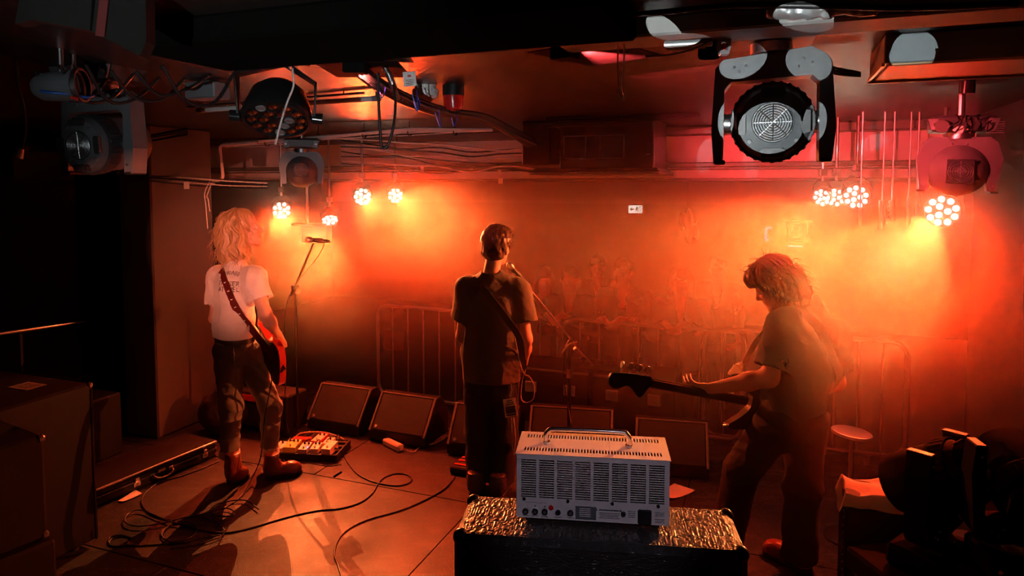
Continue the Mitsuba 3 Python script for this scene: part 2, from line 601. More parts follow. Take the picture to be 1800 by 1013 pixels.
# ------------------------------------------------------------------ the room
V_A = W(600, 843) @ VX                       # the seam that runs across the stage
U_B = W(740, 989) @ UX                       # the seam that runs front to back
V_FRONT = 5.35
CEIL = 2.46
struct('floor', rbox(-4.9, 1.25, -3.0, V_FRONT, -.35, -.012), 'black')
rows = [(V_A - 1.22 * (k + 1), V_A - 1.22 * k) for k in range(-2, 6)]
nd = 0
for k, (v0, v1) in enumerate(rows):
    v0, v1 = max(v0, -2.98), min(v1, V_FRONT)
    if v1 - v0 < .05:
        continue
    off = U_B + (0 if k % 2 == 0 else 1.22)
    for j in range(-4, 5):
        u0, u1 = max(off + 2.44 * j, -4.9), min(off + 2.44 * (j + 1), 1.25)
        if u1 - u0 > .05:
            put(numbered('floor__deck_panel'), rbox(u0 + .003, u1 - .003, v0 + .003, v1 - .003, -.012, -.0004 * ((k * 3 + j) % 3), .002), 'vinyl')
struct('floor_audience', rbox(-8.6, 6.0, V_FRONT, 12.0, -.5, -.35), 'audience_floor')
struct('floor_side', rbox(-8.6, -4.9, -3.0, V_FRONT, -.5, -.35), 'audience_floor')
struct('ceiling', rbox(-8.6, 1.4, -3.0, 5.62, CEIL, CEIL + .12), 'ceiling')
struct('ceiling_audience', rbox(-8.6, 6.0, 5.62, 12.1, 2.05, CEIL + .12), 'soffit')
struct('wall_bulkhead', rbox(-8.6, 6.0, 5.60, 5.62, 2.05, 2.385), 'bulkhead')
struct('trim_1', rbox(-8.6, 1.25, 5.50, 5.60, 2.385, CEIL, .01), 'soffit')
struct('trim_2', room(cat(bbox(-6.5, 1.25, 5.555, 5.60, 2.135, 2.175, .008), bbox(-6.5, 1.25, 5.57, 5.60, 2.115, 2.127, .003))), 'soffit')
struct('trim_3', rbox(-8.6, 6.0, 5.585, 5.62, 2.025, 2.05, .006), 'soffit')
struct('wall_left', rbox(-8.7, -8.6, -3.0, 12.1, -.5, CEIL + .12), 'black_wall')
struct('wall_right', rbox(1.25, 1.40, -3.0, V_FRONT, -.5, CEIL), 'black_wall')
struct('wall_right_audience', rbox(6.0, 6.1, 5.3, 12.1, -.5, CEIL), 'dark_wall')
struct('wall_right_return', rbox(1.40, 6.1, V_FRONT - .1, V_FRONT, -.5, CEIL), 'dark_wall')
struct('wall_far', rbox(-8.7, 6.1, 12.0, 12.1, -.5, 2.1), 'black_wall')
struct('wall_back', rbox(-8.7, 1.4, -3.1, -3.0, -.5, CEIL + .12), 'black_wall')
# the square column left of the stage: its corner nearest the camera stands under pixel (277, 770)
c0 = W(279, 772)
cu, cv = c0 @ UX, c0 @ VX
struct('wall_column', rbox(cu - .34, cu, cv, cv + .62, 0, CEIL, .012), 'column')
struct('wall_column_flank', rbox(cu - .9, cu - .34, cv + .05, cv + .5, -.35, CEIL, .01), 'black_wall')

# steel beam across the stage ceiling, with conduit clipped to its near face
struct('trim_beam', rbox(-.60, 1.25, 1.90, 2.06, 2.405, CEIL, .006), 'beam')

# a lower dark ceiling drop nearer than the beam, upper left of the picture
struct('trim_drop', rbox(-1.75, -.35, 1.45, 1.86, 2.385, CEIL, .01), 'drape')


# ------------------------------------------------------------------ stage lamps: LED cans
def lens_layout(n_out, n_in, r):
    out = [(r * .74 * math.cos(a), r * .74 * math.sin(a)) for a in np.arange(n_out) * 2 * math.pi / n_out + .3]
    return out + [(r * .30 * math.cos(a), r * .30 * math.sin(a)) for a in np.arange(n_in) * 2 * math.pi / n_in]


GLOW = {'type': 'area', 'radiance': rgb(*(np.array([22.0, 19.0, 13.0]) * 2.0 ** -exposure)), 'sampling_weight': .02}
can_says = ['lit LED can beside the long-haired guitarist, leftmost of all', 'lit LED can tilted away, low beside the hanging column lamp',
            'lit LED can under the bulkhead, left one of the pair above centre', 'lit LED can under the bulkhead, right one of the pair above centre',
            'lit LED can turned sideways, leftmost of the close trio at right', 'lit LED can, middle one of the close trio at right',
            'lit LED can, largest and rightmost of the close trio', 'big lit LED can under the right moving head, brightest of all']
for i, (px, py, dep, dia, aim, amber, red, cut, wide) in enumerate(CANS):
    o = D(px, py, dep)
    aim = np.array(aim, float)
    f = (aim - o) / np.linalg.norm(aim - o)
    # the can is aimed between the camera side and its target, its lenses spread the light round that axis
    face = f * .55 + (CAM - o) / np.linalg.norm(CAM - o) * .45
    if i == 1:
        face = np.array([.25, -.62, -.75])
    if i == 4:
        face = np.array([-.75, -.6, -.25])
    if i == 5:
        face = np.array([-.5, -.8, -.2])
    face = face / np.linalg.norm(face)
    F = frame(o, [1, 0, 0.02], None, face)
    R = dia / 2
    t = thing('led_can', can_says[i], 'stage light', 'LED cans over the stage front')
    part(t, 'body', xf(lathe([(0, -.11), (R * .5, -.11), (R * .62, -.095), (R * .8, -.04), (R * 1.05, -.03), (R * 1.05, .012), (R * .98, .014), (R * .96, .002), (0, .002)], 28), F), 'black', 40)
    lay = lens_layout(*((9, 3) if i in (2, 6, 7) else (8, 3)), R)
    for x, y in lay:
        k = part(t, 'lens', xf(lathe([(R * .185, .003), (R * .17, .009), (R * .10, .014), (0, .016)], 10), F @ trimesh.transformations.translation_matrix([x, y, 0])), 'white_plastic', True)
        scene[k]['emitter'] = GLOW
    top = o + np.array([0, 0, R + .05])
    xa = F[:3, 0]
    part(t, 'bracket', cat(strip([o + xa * R * 1.12, o + xa * R * 1.12 + [0, 0, R], top + xa * R * .5, top - xa * R * .5, o - xa * R * 1.12 + [0, 0, R], o - xa * R * 1.12], face, .03, .005)), 'black')
    hang = 2.05 if (o @ VX) > 5.58 else CEIL
    part(t, 'stem', rod(top, [top[0], top[1], hang], .011, n=8), 'steel', 40)
    part(t, 'clamp', box(.05, .04, .05, (top[0], top[1], min(top[2] + .06, hang - .03)), .006), 'steel')
    spot(f'can_core_{i}', o + f * .06 + face * .02, aim, AMBER * amber, cut, 3)
    spot(f'can_field_{i}', o + f * .06 + face * .02, [aim[0], aim[1], max(aim[2] - .7, 0)], RED * red, wide, 8)


# ------------------------------------------------------------------ moving heads
def moving_head(t, at, yaw, tilt, s=1.0, roll=0.0, square=False, base=True, hang=CEIL, body='mover', dark='mover_dark', fine=True):
    """Hung from its base: yoke arms, head with fan grille at its back. at = head centre, yaw turns it about z, tilt nods the head, s scales."""
    Y = rotz(yaw, at) @ rota(roll, [0, 1, 0]) @ np.diag([s, s, s, 1])
    H = Y @ rota(tilt, [1, 0, 0])
    if square:
        out = [(-.175, .05), (-.15, .125), (-.12, .15), (.12, .15), (.15, .125), (.175, .05), (.165, -.03), (.155, -.105), (.118, -.105), (.118, -.0), (.06, .085), (-.06, .085), (-.118, -.0), (-.118, -.105), (-.155, -.105), (-.165, -.03)]
    else:
        out = [(-.172, -.02), (-.160, .165), (-.142, .185), (-.135, .19), (.11, .212), (.15, .188), (.164, .165), (.176, -.02), (.166, -.118), (.130, -.118), (.131, .11), (.112, .13), (-.115, .122), (-.134, .10), (-.138, -.108), (-.166, -.122)]
    yk = xf(prism(out, .075), np.array([[1, 0, 0, 0], [0, 0, 1, -.0375], [0, 1, 0, 0], [0, 0, 0, 1.0]]))
    yk = trimesh.Trimesh(yk.vertices, yk.faces[:, ::-1], process=False) if yk.volume < 0 else yk
    y = part(t, 'yoke', xf(yk, Y), body)
    if fine:
        for x, z in ((-.105, .165), (-.072, .168), (.088, .178), (.074, .156), (.11, .165), (-.09, .15), (-.147, -.095), (.148, -.085)) if not square else ((-.03, .118), (.03, .118), (-.14, -.08), (.14, -.08)):
            part(y, 'bolt', xf(rod((x, -.0425, z), (x, -.0365, z), .0035, .0045, 8), Y), 'chrome')
        for sx in (-1, 1):
            part(y, 'foot_cap', xf(box(.033, .079, .012, (sx * .148, 0, -.118 if not square else -.109), .003), Y), 'black')
    if square:
        body_m = blob([ball((0, .02, -.005), (.122, .135, .122))], h=.009, warp=lambda p: -.010 * np.cos(np.clip(p[..., 2] * 8, -1.5, 1.5)))
        h = part(t, 'head', xf(body_m, H), body, True)
        g = [xf(box(.112, .006, .112, (0, -.120, -.01), .004), H)]
        part(h, 'fan_plate', cat(*g), dark)
        gy = -.125
        rr, cz = (.012, .022, .032, .042, .05), -.01
    else:
        prof = [(0, -.118), (.050, -.118), (.052, -.108), (.056, -.108), (.058, -.118), (.094, -.108), (.108, -.085), (.110, -.06), (.110, .02), (.108, .08), (.098, .15), (.085, .16), (.08, .15), (0, .145)]
        hm = xf(lathe([(r, z) for r, z in prof], 40), np.array([[1, 0, 0, 0], [0, 0, 1, 0], [0, -1, 0, 0], [0, 0, 0, 1.0]]))
        if hm.volume < 0:
            hm.invert()
        h = part(t, 'head', xf(hm, H), body, 30)
        teeth = []
        for a in np.arange(30) * 2 * math.pi / 30:
            teeth.append(xf(box(.013, .05, .012, (0, -.058, .113), .003), rota(math.degrees(a), [0, 1, 0])))
        ringm = xf(lathe([(.108, -.03), (.115, -.03), (.117, -.02), (.117, .03), (.112, .038), (.10, .038)], 40), np.array([[1, 0, 0, 0], [0, 0, 1, -.055], [0, -1, 0, 0], [0, 0, 0, 1.0]]))
        part(h, 'ribbed_rim', xf(cat(ringm, *teeth), H), dark)
        for a in (0, 90, 180, 270):
            pd = xf(prism([(-.034, -.010), (-.026, -.016), (.026, -.016), (.034, -.010), (.030, .009), (-.030, .009)], .012), np.array([[1, 0, 0, 0], [0, 0, 1, -.124], [0, 1, 0, .090], [0, 0, 0, 1.0]]))
            part(h, 'pad', xf(pd, H @ rota(a, [0, 1, 0])), dark)
        for a in (40, 130, 230, 320):
            q = np.array([.083 * math.sin(math.radians(a)), 0, .083 * math.cos(math.radians(a))])
            part(h, 'bolt', xf(rod(q + [0, -.119, 0], q + [0, -.108, 0], .006, .007, 10), H), body)
        part(h, 'fan', xf(cat(rod((0, -.104, 0), (0, -.112, 0), .016, n=16), *[xf(box(.014, .004, .034, (0, -.106, .029)), rota(a, [0, 1, 0])) for a in range(0, 360, 51)]), H), dark)
        gy, rr, cz = -.120, (.010, .017, .024, .031, .038, .045, .0515), 0.0
    rings = []
    for r in rr:
        a = np.linspace(0, 2 * math.pi, 33)
        rings.append(tube(np.stack([r * np.cos(a), a * 0 + gy, r * np.sin(a) + cz], 1), .0015, 5))
    for a in (0, 45, 90, 135) if not square else (0, 90):
        q = np.array([math.cos(math.radians(a)), 0, math.sin(math.radians(a))]) * rr[-1]
        rings.append(rod(np.array([0, gy, cz]) - q, np.array([0, gy, cz]) + q, .0017, n=5))
    part(h, 'fan_grille', xf(cat(*rings), H), 'steel')
    for sx in (-1, 1):
        part(t, 'pivot', xf(rod((sx * .108, 0, 0), (sx * .135, 0, 0), .03, n=20), Y), 'steel', 40)
    if base:
        zt = .212 if not square else .15
        part(t, 'pan_disc', xf(rod((0, 0, zt - .008), (0, 0, zt + .022), .06, n=28), Y), 'steel', 40)
        b = part(t, 'base', xf(cat(box(.26, .20, .075, (0, .01, zt + .062), .012)), Y), dark)
        for sx in (-1, 1):
            part(b, 'corner_plate', xf(prism([(sx * .085, zt + .03), (sx * .125, zt + .03), (sx * .142, zt + .082), (sx * .10, zt + .082)], .008), Y @ np.array([[1, 0, 0, 0], [0, 0, 1, -.105], [0, 1, 0, 0], [0, 0, 0, 1.0]])), body)
            part(b, 'corner_bolt', xf(rod((sx * .113, -.112, zt + .055), (sx * .113, -.104, zt + .055), .0075, n=10), Y), 'chrome')
        top = (Y @ np.array([0, 0, zt + .098, 1]))[:3]
        if hang - top[2] > .004:
            part(t, 'hook_clamp', cat(rod(top - [0, 0, .003], [top[0], top[1], hang], .016, n=10)), 'steel')
    return Y


t = thing('moving_head', 'large dark moving head with round ribbed back and fan, nearest of all', 'moving light')
Y1 = moving_head(t, D(1355, 215, 2.08), -18, 5, 1.0, -1.0)
part(t, 'mains_plug', xf(rod((-.002, -.10, .285), (-.002, -.15, .278), .017, .015, 14), Y1), 'blue_plastic', 40)
part(t, 'data_plug', xf(rod((-.035, -.10, .285), (-.035, -.135, .28), .009, .008, 10), Y1), 'red_plastic', 40)
part(t, 'power_socket', xf(box(.022, .02, .02, (-.062, -.10, .285), .003), Y1), 'black')
a = np.linspace(0, 5.5, 20)
part(t, 'safety_wire', xf(tube(np.stack([.035 + .018 * np.cos(a), a * 0 - .125, .285 + .016 * np.sin(a)], 1), .0012, 5), Y1), 'steel')

t = thing('moving_head', 'moving head with square fan plate and open base, at right end', 'moving light')
Y2 = moving_head(t, D(1683, 297, 3.30), -27, 2, 1.0, 1.5, square=True)
part(t, 'ballast_coil', xf(rod((-.085, -.12, .195), (-.085, -.09, .20), .030, n=16), Y2), 'steel', 40)
part(t, 'warning_tag', xf(prism([(-.032, 0), (-.012, .016), (.012, .018), (.032, .002), (.008, -.014), (-.014, -.012)], .002), Y2 @ rota(90, [1, 0, 0], (-.012, -.115, .178))), 'white_paper')
for k in range(6):
    pts = np.array([[-.06 + .03 * k, -.112, .17], [-.05 + .03 * k, -.135, .20], [-.02 + .022 * k, -.12, .225], [-.03 + .035 * k, -.09, .25]])
    part(t, 'wire', xf(cord(pts + rng.normal(0, .008, (4, 3)), .0035, 6, 5), Y2), 'cable')
for k in range(6):
    part(t, 'cooling_fin', xf(box(.07, .012, .004, (.125, -.10, .165 + .010 * k)), Y2), 'mover')

t = thing('moving_head', 'dark moving head turned sideways at far left, its fan grille showing', 'moving light')
moving_head(t, D(182, 253, 2.75), -14, 6, 1.0)
t = thing('moving_head', 'red-lit moving head in the haze behind the wash light', 'moving light')
moving_head(t, D(531, 300, 5.2), 14, -6, .95, square=True, fine=False)

# the round wash light whose LED face looks down at the stage
o = D(487, 207, 2.55)
F = frame(o, [1, .12, -.12], None, [.05, -.45, -.9])
t = thing('wash_light', 'round black wash light tipped down, unlit lenses showing', 'stage light')
part(t, 'body', xf(lathe([(0, -.13), (.07, -.13), (.10, -.10), (.122, -.03), (.128, .0), (.124, .014), (.112, .016), (.108, .006), (0, .006)], 36), F), 'black_gloss', 30)
for k, (x, y) in enumerate([(0.045 * math.cos(a), .045 * math.sin(a)) for a in np.arange(6) * math.pi / 3] + [(.088 * math.cos(a), .088 * math.sin(a)) for a in np.arange(12) * math.pi / 6]):
    l = part(t, 'lens', xf(lathe([(.018, .007), (.019, .012), (.016, .014), (.012, .011), (0, .013)], 14), F @ trimesh.transformations.translation_matrix([x, y, 0])), 'chrome' if k % 5 else 'galv', 40)
part(t, 'centre_lens', xf(lathe([(.024, .007), (.022, .014), (0, .018)], 16), F), 'black_gloss', 40)
part(t, 'yoke', cat(strip([o + F[:3, 0] * .135, o + F[:3, 0] * .14 + [0, .0, .13], o + [.03, 0, .20], o - F[:3, 0] * .14 + [0, 0, .15], o - F[:3, 0] * .135], F[:3, 1], .04, .008)), 'black')
for sx in (-1, 1):
    part(t, 'tilt_knob', rod(o + F[:3, 0] * sx * .128, o + F[:3, 0] * sx * .165, .022, n=14), 'black_gloss', 40)
part(t, 'base', box(.17, .13, .06, o + [.03, 0, .225], .01), 'black')
part(t, 'hook_clamp', rod(o + [.06, 0, .2], [o[0] + .06, o[1], CEIL], .022, n=10), 'black')


# ------------------------------------------------------------------ ceiling fittings
ORD = ('first', 'second', 'third', 'fourth', 'fifth', 'sixth', 'seventh', 'eighth')
t = thing('air_unit', 'dark boxed air unit with a framed grille, hung before the bulkhead', 'ventilation unit')
part(t, 'case', rbox(-1.41, -.755, 4.64, 5.2, 2.11, CEIL - .002, .008), 'black_gloss')
part(t, 'tray', room(cat(bbox(-1.62, -.70, 4.58, 5.26, 2.068, 2.092, .006), bbox(-1.60, -.72, 4.60, 5.24, 2.092, 2.112, .004))), 'soffit')
g0, g1 = D(992, 237, 4.6), D(1097, 278, 4.6)
zu = sorted([D(992, 237, 4.66)[2], D(992, 278, 4.66)[2]])
uu = [DV(x, 257, 4.635) @ UX for x in (992, 1030, 1055, 1097)]
for i in range(3):
    a0, a1 = uu[i], uu[i + 1]
    w = .006
    part(t, 'grille_frame', room(cat(bbox(a0, a1, 4.626, 4.641, zu[0] - w / 2, zu[0] + w / 2), bbox(a0, a1, 4.626, 4.641, zu[1] - w / 2, zu[1] + w / 2), bbox(a0 - w / 2, a0 + w / 2, 4.626, 4.641, *zu), bbox(a1 - w / 2, a1 + w / 2, 4.626, 4.641, *zu))), 'steel')
part(t, 'corner_strip', rbox(-.762, -.752, 4.632, 4.645, 2.11, 2.44), 'steel')
part(t, 'edge_strip', rbox(-1.62, -.70, 4.572, 4.582, 2.078, 2.086), 'steel')
part(t, 'latch', rbox(-.80, -.775, 4.625, 4.64, 2.20, 2.208), 'chrome')
one('junction_box', 'dark junction box with a curved hose left of the air unit', 'junction box', cat(rbox(-1.72, -1.50, 4.70, 4.95, 2.14, CEIL - .002, .01), cord([DV(965, 215, 4.68), DV(985, 225, 4.66), DV(990, 240, 4.68), DV(982, 262, 4.69)], .012, 8)), 'black', 30)

t = thing('duct_box', 'grey sheet-metal duct box with an underside coloured gold for lamp light, top right', 'air duct')
part(t, 'case', rbox(.31, 1.248, 2.39, 2.735, 2.372, CEIL - .002, .003), 'duct')
part(t, 'under_panel', rbox(.325, 1.246, 2.40, 2.725, 2.364, 2.373, .002), 'gold_metal')  # gold colour stands for lamp light on plain metal
part(t, 'edge_flange', room(cat(bbox(.305, 1.246, 2.728, 2.742, 2.356, 2.372, .002), bbox(.303, .312, 2.39, 2.735, 2.362, 2.372))), 'gold_metal')  # same painted-in lamp gold along the lower edges

one('conduit', 'short silver conduit clipped along the beam, top right', 'conduit', cat(rod(DV(1168, 80, 1.86), DV(1252, 74, 1.86), .011, n=12), rod(DV(1172, 86, 1.86), DV(1240, 81, 1.86), .006, n=8)), 'galv', 40)
one('wrapped_hose', 'crumpled silver foil hose lying along the beam, top right', 'hose', blob([cone(DV(1360, 22, 1.84), DV(1440, 12, 1.84), .018, .024), cone(DV(1440, 12, 1.84), DV(1540, 17, 1.84), .022, .012)], .02, .005, warp=lambda p: .012 * (meshkit.noise(p * 55) - .5) + .008 * (meshkit.noise(p * 130) - .5)), 'galv', 40)
t = thing('cable_clamp', 'pale metal clamp with a red insert beside the near moving head', 'clamp')
F = frame(D(1270, 84, 1.95), [1, 0, -.02], None, [0, -1, .1])
part(t, 'body', xf(prism(sg.Polygon([(-.018, .026), (.018, .026), (.019, 0), (.012, -.024), (-.010, -.024), (-.019, 0)]).difference(sg.box(-.009, -.012, .009, .012)), .02), F), 'galv')
part(t, 'insert', xf(box(.010, .022, .012, (0, -.002, .008), .002), F), 'red_plastic')
t = thing('ceiling_speaker', 'small dark round speaker left of the pale clamp', 'speaker')
part(t, 'body', xf(lathe([(0, .05), (.022, .05), (.030, .03), (.032, -.012), (.028, -.02), (0, -.02)], 20), frame(D(1247, 90, 1.98), [1, 0, 0], [0, 1, 0])), 'black_gloss', 40)
part(t, 'stem', rod(D(1247, 78, 1.98), [D(1247, 78, 1.98)[0], D(1247, 78, 1.98)[1], 2.42], .008), 'black')
one('ceiling_spotlight', 'small black cylinder spotlight under the duct box', 'spotlight', rod(W(1700, 143, CEIL) * [1, 1, 0] + [0, 0, CEIL], W(1700, 143, CEIL) * [1, 1, 0] + [0, 0, CEIL - .055], .032, n=20), 'black_gloss', 40)

# the long white batten behind the wash light, and the dark rails near it
p0, p1 = W(352, 194, 2.425), W(662, 173, 2.425)
d = (p1 - p0) / np.linalg.norm(p1 - p0)
t = thing('batten_light', 'long unlit white batten running behind the wash light', 'batten light')
part(t, 'tube', rod(p0, p1, .013, n=14), 'white_plastic', 40)
for q in (p0, p0 * .5 + p1 * .5, p1):
    part(t, 'end_cap', rod(q - d * .02, q + d * .02, .0145, n=14), 'galv', 40)
    part(t, 'bracket', cat(rod(q, [q[0], q[1], CEIL], .006, n=6)), 'steel')
p0, p1 = W(330, 188, 2.445), W(640, 163, 2.445)
one('ceiling_rail', 'thin steel rail on the ceiling just beyond the white batten', 'rail', cat(rod(p0, p1, .006, n=8), *[rod(p0 + (p1 - p0) * s, p0 + (p1 - p0) * s + [0, 0, CEIL - 2.445], .004, n=6) for s in (.1, .5, .9)]), 'steel', 40)

t = thing('smoke_detector', 'white dome smoke detector on the ceiling, above centre', 'smoke detector')
o = W(748, 150, CEIL); o = D(748, 168, o[1]); zc = o[2]
M0 = trimesh.transformations.translation_matrix([o[0], o[1], 0])
part(t, 'housing', xf(lathe([(0, zc - .032), (.026, zc - .032), (.034, zc - .022), (.058, zc - .004), (.062, zc + .02), (.060, zc + .028), (0, zc + .028)], 28), M0), 'white_plastic', 40)
part(t, 'sensor_cage', xf(lathe([(0, zc - .045), (.016, zc - .045), (.02, zc - .030), (0, zc - .030)], 16), M0), 'white_plastic', 40)
part(t, 'base', xf(lathe([(0, zc + .026), (.05, zc + .026), (.05, CEIL), (0, CEIL)], 20), M0), 'white_plastic', 40)
t = thing('warning_beacon', 'red plastic beacon dome beside the white smoke detector', 'beacon')
o = D(797, 180, o[1] * 1.0)
M0 = trimesh.transformations.translation_matrix([o[0], o[1], o[2]])
part(t, 'lens', xf(lathe([(0, -.034), (.036, -.034), (.042, -.026), (.048, .026), (.048, .032), (0, .032)], 26), M0), 'red_plastic', 40)
part(t, 'base', rod(o + [0, 0, .03], [o[0], o[1], CEIL], .05, n=20), 'black', 40)
t = thing('paper_tag', 'white printed card tag hanging among the ceiling cables', 'tag')
F = frame(D(720, 139, 2.60), [1, .1, .09], None, [.05, -1, .12])
part(t, 'card', xf(box(.048, .056, .0016), F), 'white_paper')
for k in range(4):
    part(t, 'text_line', xf(box(.030 - .004 * (k % 2), .0016, .0006, (0, -.004 - .006 * k, .0012)), F), 'ink')
part(t, 'emblem', xf(prism([(-.008, .008), (.008, .008), (.004, .018), (0, .014), (-.004, .018)], .0006, .0010), F), 'pedal_red')
part(t, 'string', cord([F[:3, 3] + F[:3, 1] * .026, F[:3, 3] + [0, .02, .10], [F[0, 3], F[1, 3] + .03, CEIL]], .0012, 6, 5), 'cable_pale')
t = thing('cable_joint', 'two silver cable connectors joined, hanging beside the paper tag', 'cable connector')
pts = [D(676, 118, 2.55), D(682, 128, 2.56), D(688, 142, 2.57), D(694, 158, 2.58), D(700, 175, 2.6)]
for a, b, r in ((0, 1, .010), (1, 2, .0125), (2, 3, .0125), (3, 4, .009)):
    part(t, 'connector', rod(pts[a], pts[b], r, n=12), 'steel', 40)
part(t, 'lead', cord([pts[0], D(672, 100, 2.5), W(660, 80, CEIL)], .005, 6), 'cable')


# cables tied to the ceiling
run = lambda xs, ys, v: [DV(x, y, v) for x, y in zip(xs, ys)]
for k in range(6):
    dy = rng.normal(0, 2.2, 7) + (k - 2.5) * 2.0
    xs = np.array([395, 470, 560, 640, 720, 800, 866])
    ys = np.array([256, 252, 243, 236, 232, 231, 229]) + dy * np.array([.4, 1, .8, .7, 1, .7, .3])
    cable('ceiling_cable', 'pale cable in the lit bundle strapped across the ceiling', run(xs, ys, 4.35 + .02 * k), .0075 - .0007 * k, 'cable_pale', 'pale cables of the bright ceiling bundle')
for k, x in enumerate((470, 560, 640, 720, 800)):
    q = DV(x, np.interp(x, [395, 470, 560, 640, 720, 800, 866], [256, 252, 243, 236, 232, 231, 229]), 4.40)
    one('cable_tie', ORD[k] + ' strap from the left holding up the pale ceiling cable bundle', 'cable tie', cat(xf(lathe([(.028, -.004), (.030, -.004), (.030, .004), (.028, .004)], 16), frame(q, VX, None, UX)), rod(q + [0, 0, .028], [q[0], q[1], CEIL], .003, n=5)), 'black', False, 'straps of the ceiling bundle')
one('bent_conduit', 'lit conduit pipe with two elbows at the end of the ceiling bundle', 'conduit', cord([DV(452, 250, 4.3), DV(420, 253, 4.3), DV(397, 254, 4.3), DV(388, 258, 4.3), DV(387, 268, 4.3), DV(391, 300, 4.3), DV(391, 312, 4.3), DV(384, 317, 4.3), DV(371, 323, 4.3)], .013, 6, 10), 'cable_pale', True)
for k in range(7):
    o1, o2 = rng.normal(0, 3.5, 2)
    pts = [D(628 + o1, 118 + o2, 2.5), D(668 + o1, 150 + o2, 2.65), D(720 + o1, 178 + o2, 2.9), D(785 + o1, 199 + o2 * .8, 3.2), D(850, 209 + o2 * .8, 3.6), D(895, 232 + o2, 4.0), D(938 + o1, 254 + o2, 4.45)]
    cable('loom_cable', 'black cable of the thick loom sagging down from the ceiling', pts, .014, 'cable', 'black cables of the thick loom')
for k, (x, y, dd) in enumerate(((676, 173, 2.7), (733, 183, 2.86), (736, 196, 2.9), (772, 214, 3.1), (800, 222, 3.2))):
    o = D(x, y, dd)
    one('zip_tie', ORD[k] + ' blue zip tie from the left on the black loom', 'zip tie', cord([o + [-.012, -.06, .035], o + [0, -.055, -.005], o + [.012, -.05, .03 * (-1) ** k], o + [.004, -.045, .05]], .0022, 6, 5), 'zip_blue', False, 'blue zip ties of the loom')
cable('cable_loop', 'black cable loop hanging below the loom, left of centre', [D(665, 128, 2.5), D(665, 165, 2.5), D(668, 225, 2.5), D(671, 258, 2.5), D(682, 255, 2.5), D(692, 220, 2.5), D(695, 180, 2.52), D(690, 150, 2.54)], .0055)
cable('hanging_string', 'thin white string dangling from the ceiling, right of centre', [W(1125, 18, CEIL), D(1087, 34, 2.0), D(1087, 60, 2.0), D(1086, 110, 2.0), D(1089, 160, 2.0), D(1096, 176, 2.0), D(1097, 168, 2.0), D(1094, 150, 2.0), D(1097, 100, 2.0), D(1097, 78, 2.0)], .0022, 'white_plastic')
cable('dangling_cable', 'pale cord tail crossing in front of the wash light', [D(514, 120, 2.2), D(516, 150, 2.2), D(505, 180, 2.2), D(494, 215, 2.2), D(484, 254, 2.2)], .0035, 'cable_pale')
cable('feeder_cable', 'grey cable arching down from the ceiling to the wash light', [W(490, 30, CEIL), D(497, 45, 2.2), D(509, 70, 2.2), D(513, 95, 2.25), D(510, 120, 2.4)], .005, 'cable_pale')
t = thing('dangling_plug', 'cable with a white plug dangling at the far left', 'cable')
part(t, 'lead', cord([W(28, 100, CEIL), D(32, 150, 2.5), D(42, 190, 2.5), D(45, 230, 2.5), D(38, 262, 2.5)], .0045, 8), 'cable', True)
part(t, 'plug', rod(D(38, 262, 2.5), D(34, 278, 2.5), .009, .011, 12), 'white_plastic', 40)
for k in range(5):
    xs = np.array([-20, 60, 130, 240, 330])
    ys = np.array([222, 226, 234, 238, 225]) + k * 3.2 + rng.normal(0, 1.5, 5)
    cable('wall_cable', ORD[k] + ' from the top of five thin cables slung at far left', [DV(x, y, 3.55 + .05 * k) for x, y in zip(xs, ys)], .0045, 'cable', 'cables slung at the left')
for k in range(4):
    pts = [DV(205, 303 + 2 * k, 3.93), DV(262, 309 + 3 * k, 3.93), DV(318, 312 + 4 * k, 3.93), DV(395, 318 + 4 * k, 3.93), DV(470, 322 + 3 * k, 3.93)]
    cable('low_cable', ORD[k] + ' from the top of the lit cables passing the column', pts, .006 - .0008 * k, ('cable_pale', 'cable')[k % 2], 'low cables at the column')
one('cable_label', 'pale paper flag taped on a low cable by the column', 'label', box(.042, .004, .055, DV(328, 326, 3.91), .002), 'old_paper')
for k, (x, y0, y1) in enumerate(((362, 325, 402), (366, 330, 372))):
    cable('dangling_wire', ('longer', 'shorter')[k] + ' frayed lit wire tail hanging above the guitarist', [DV(x + 8, 317, 3.93), DV(x - 2, y0 + 14, 3.92), DV(x, (y0 + y1) / 2, 3.92), DV(x + 3, y1, 3.92)], .0035, 'cable_pale', 'frayed wire tails')
for k in range(8):
    xs = np.linspace(600, 940, 7)
    ys = np.array([262, 266, 270, 276, 280, 278, 276]) + rng.normal(0, 3, 7) + (k - 3) * 6
    cable('bulkhead_cable', ORD[k] + ' from the top of the cables along the bulkhead, behind the loom', [DV(x, y, 5.05 + .03 * k) for x, y in zip(xs, ys)], .007, 'cable' if k % 3 else 'cable_pale', 'cables along the bulkhead')
for k, (x, y) in enumerate(((742, 298), (828, 300), (878, 302), (880, 318))):
    one('wall_clip', ('leftmost', 'second', 'third', 'lowest')[k] + ' small pale paper scrap stuck below the bulkhead cables', 'scrap', box(.03 + .01 * (k % 2), .006, .05, DV(x, y, 5.54), .002), 'old_paper', False, 'scraps on the bulkhead')
for k in range(5):
    pts = [DV(960, 208 + 4 * k, 4.5), DV(1020, 208 + 3.5 * k + rng.normal(0, 1), 4.5), DV(1085, 206 + 3.5 * k, 4.5), DV(1150, 200 + 3 * k, 4.5), DV(1230, 196 + 2 * k, 4.6)]
    cable('duct_cable', ORD[k] + ' from the top of the dark cables draped above the air unit', pts, .006, 'cable', 'cables above the air unit')
for k in range(3):
    pts = [DV(1420 + 10 * k, 108 + 6 * k, 2.6), DV(1470, 120 + 5 * k, 2.7), DV(1512, 128 + 3 * k, 2.75)]
    cable('short_lead', ('upper', 'middle', 'lower')[k] + ' short black lead between the near moving head and the duct', pts, .005, 'cable', 'leads by the duct')
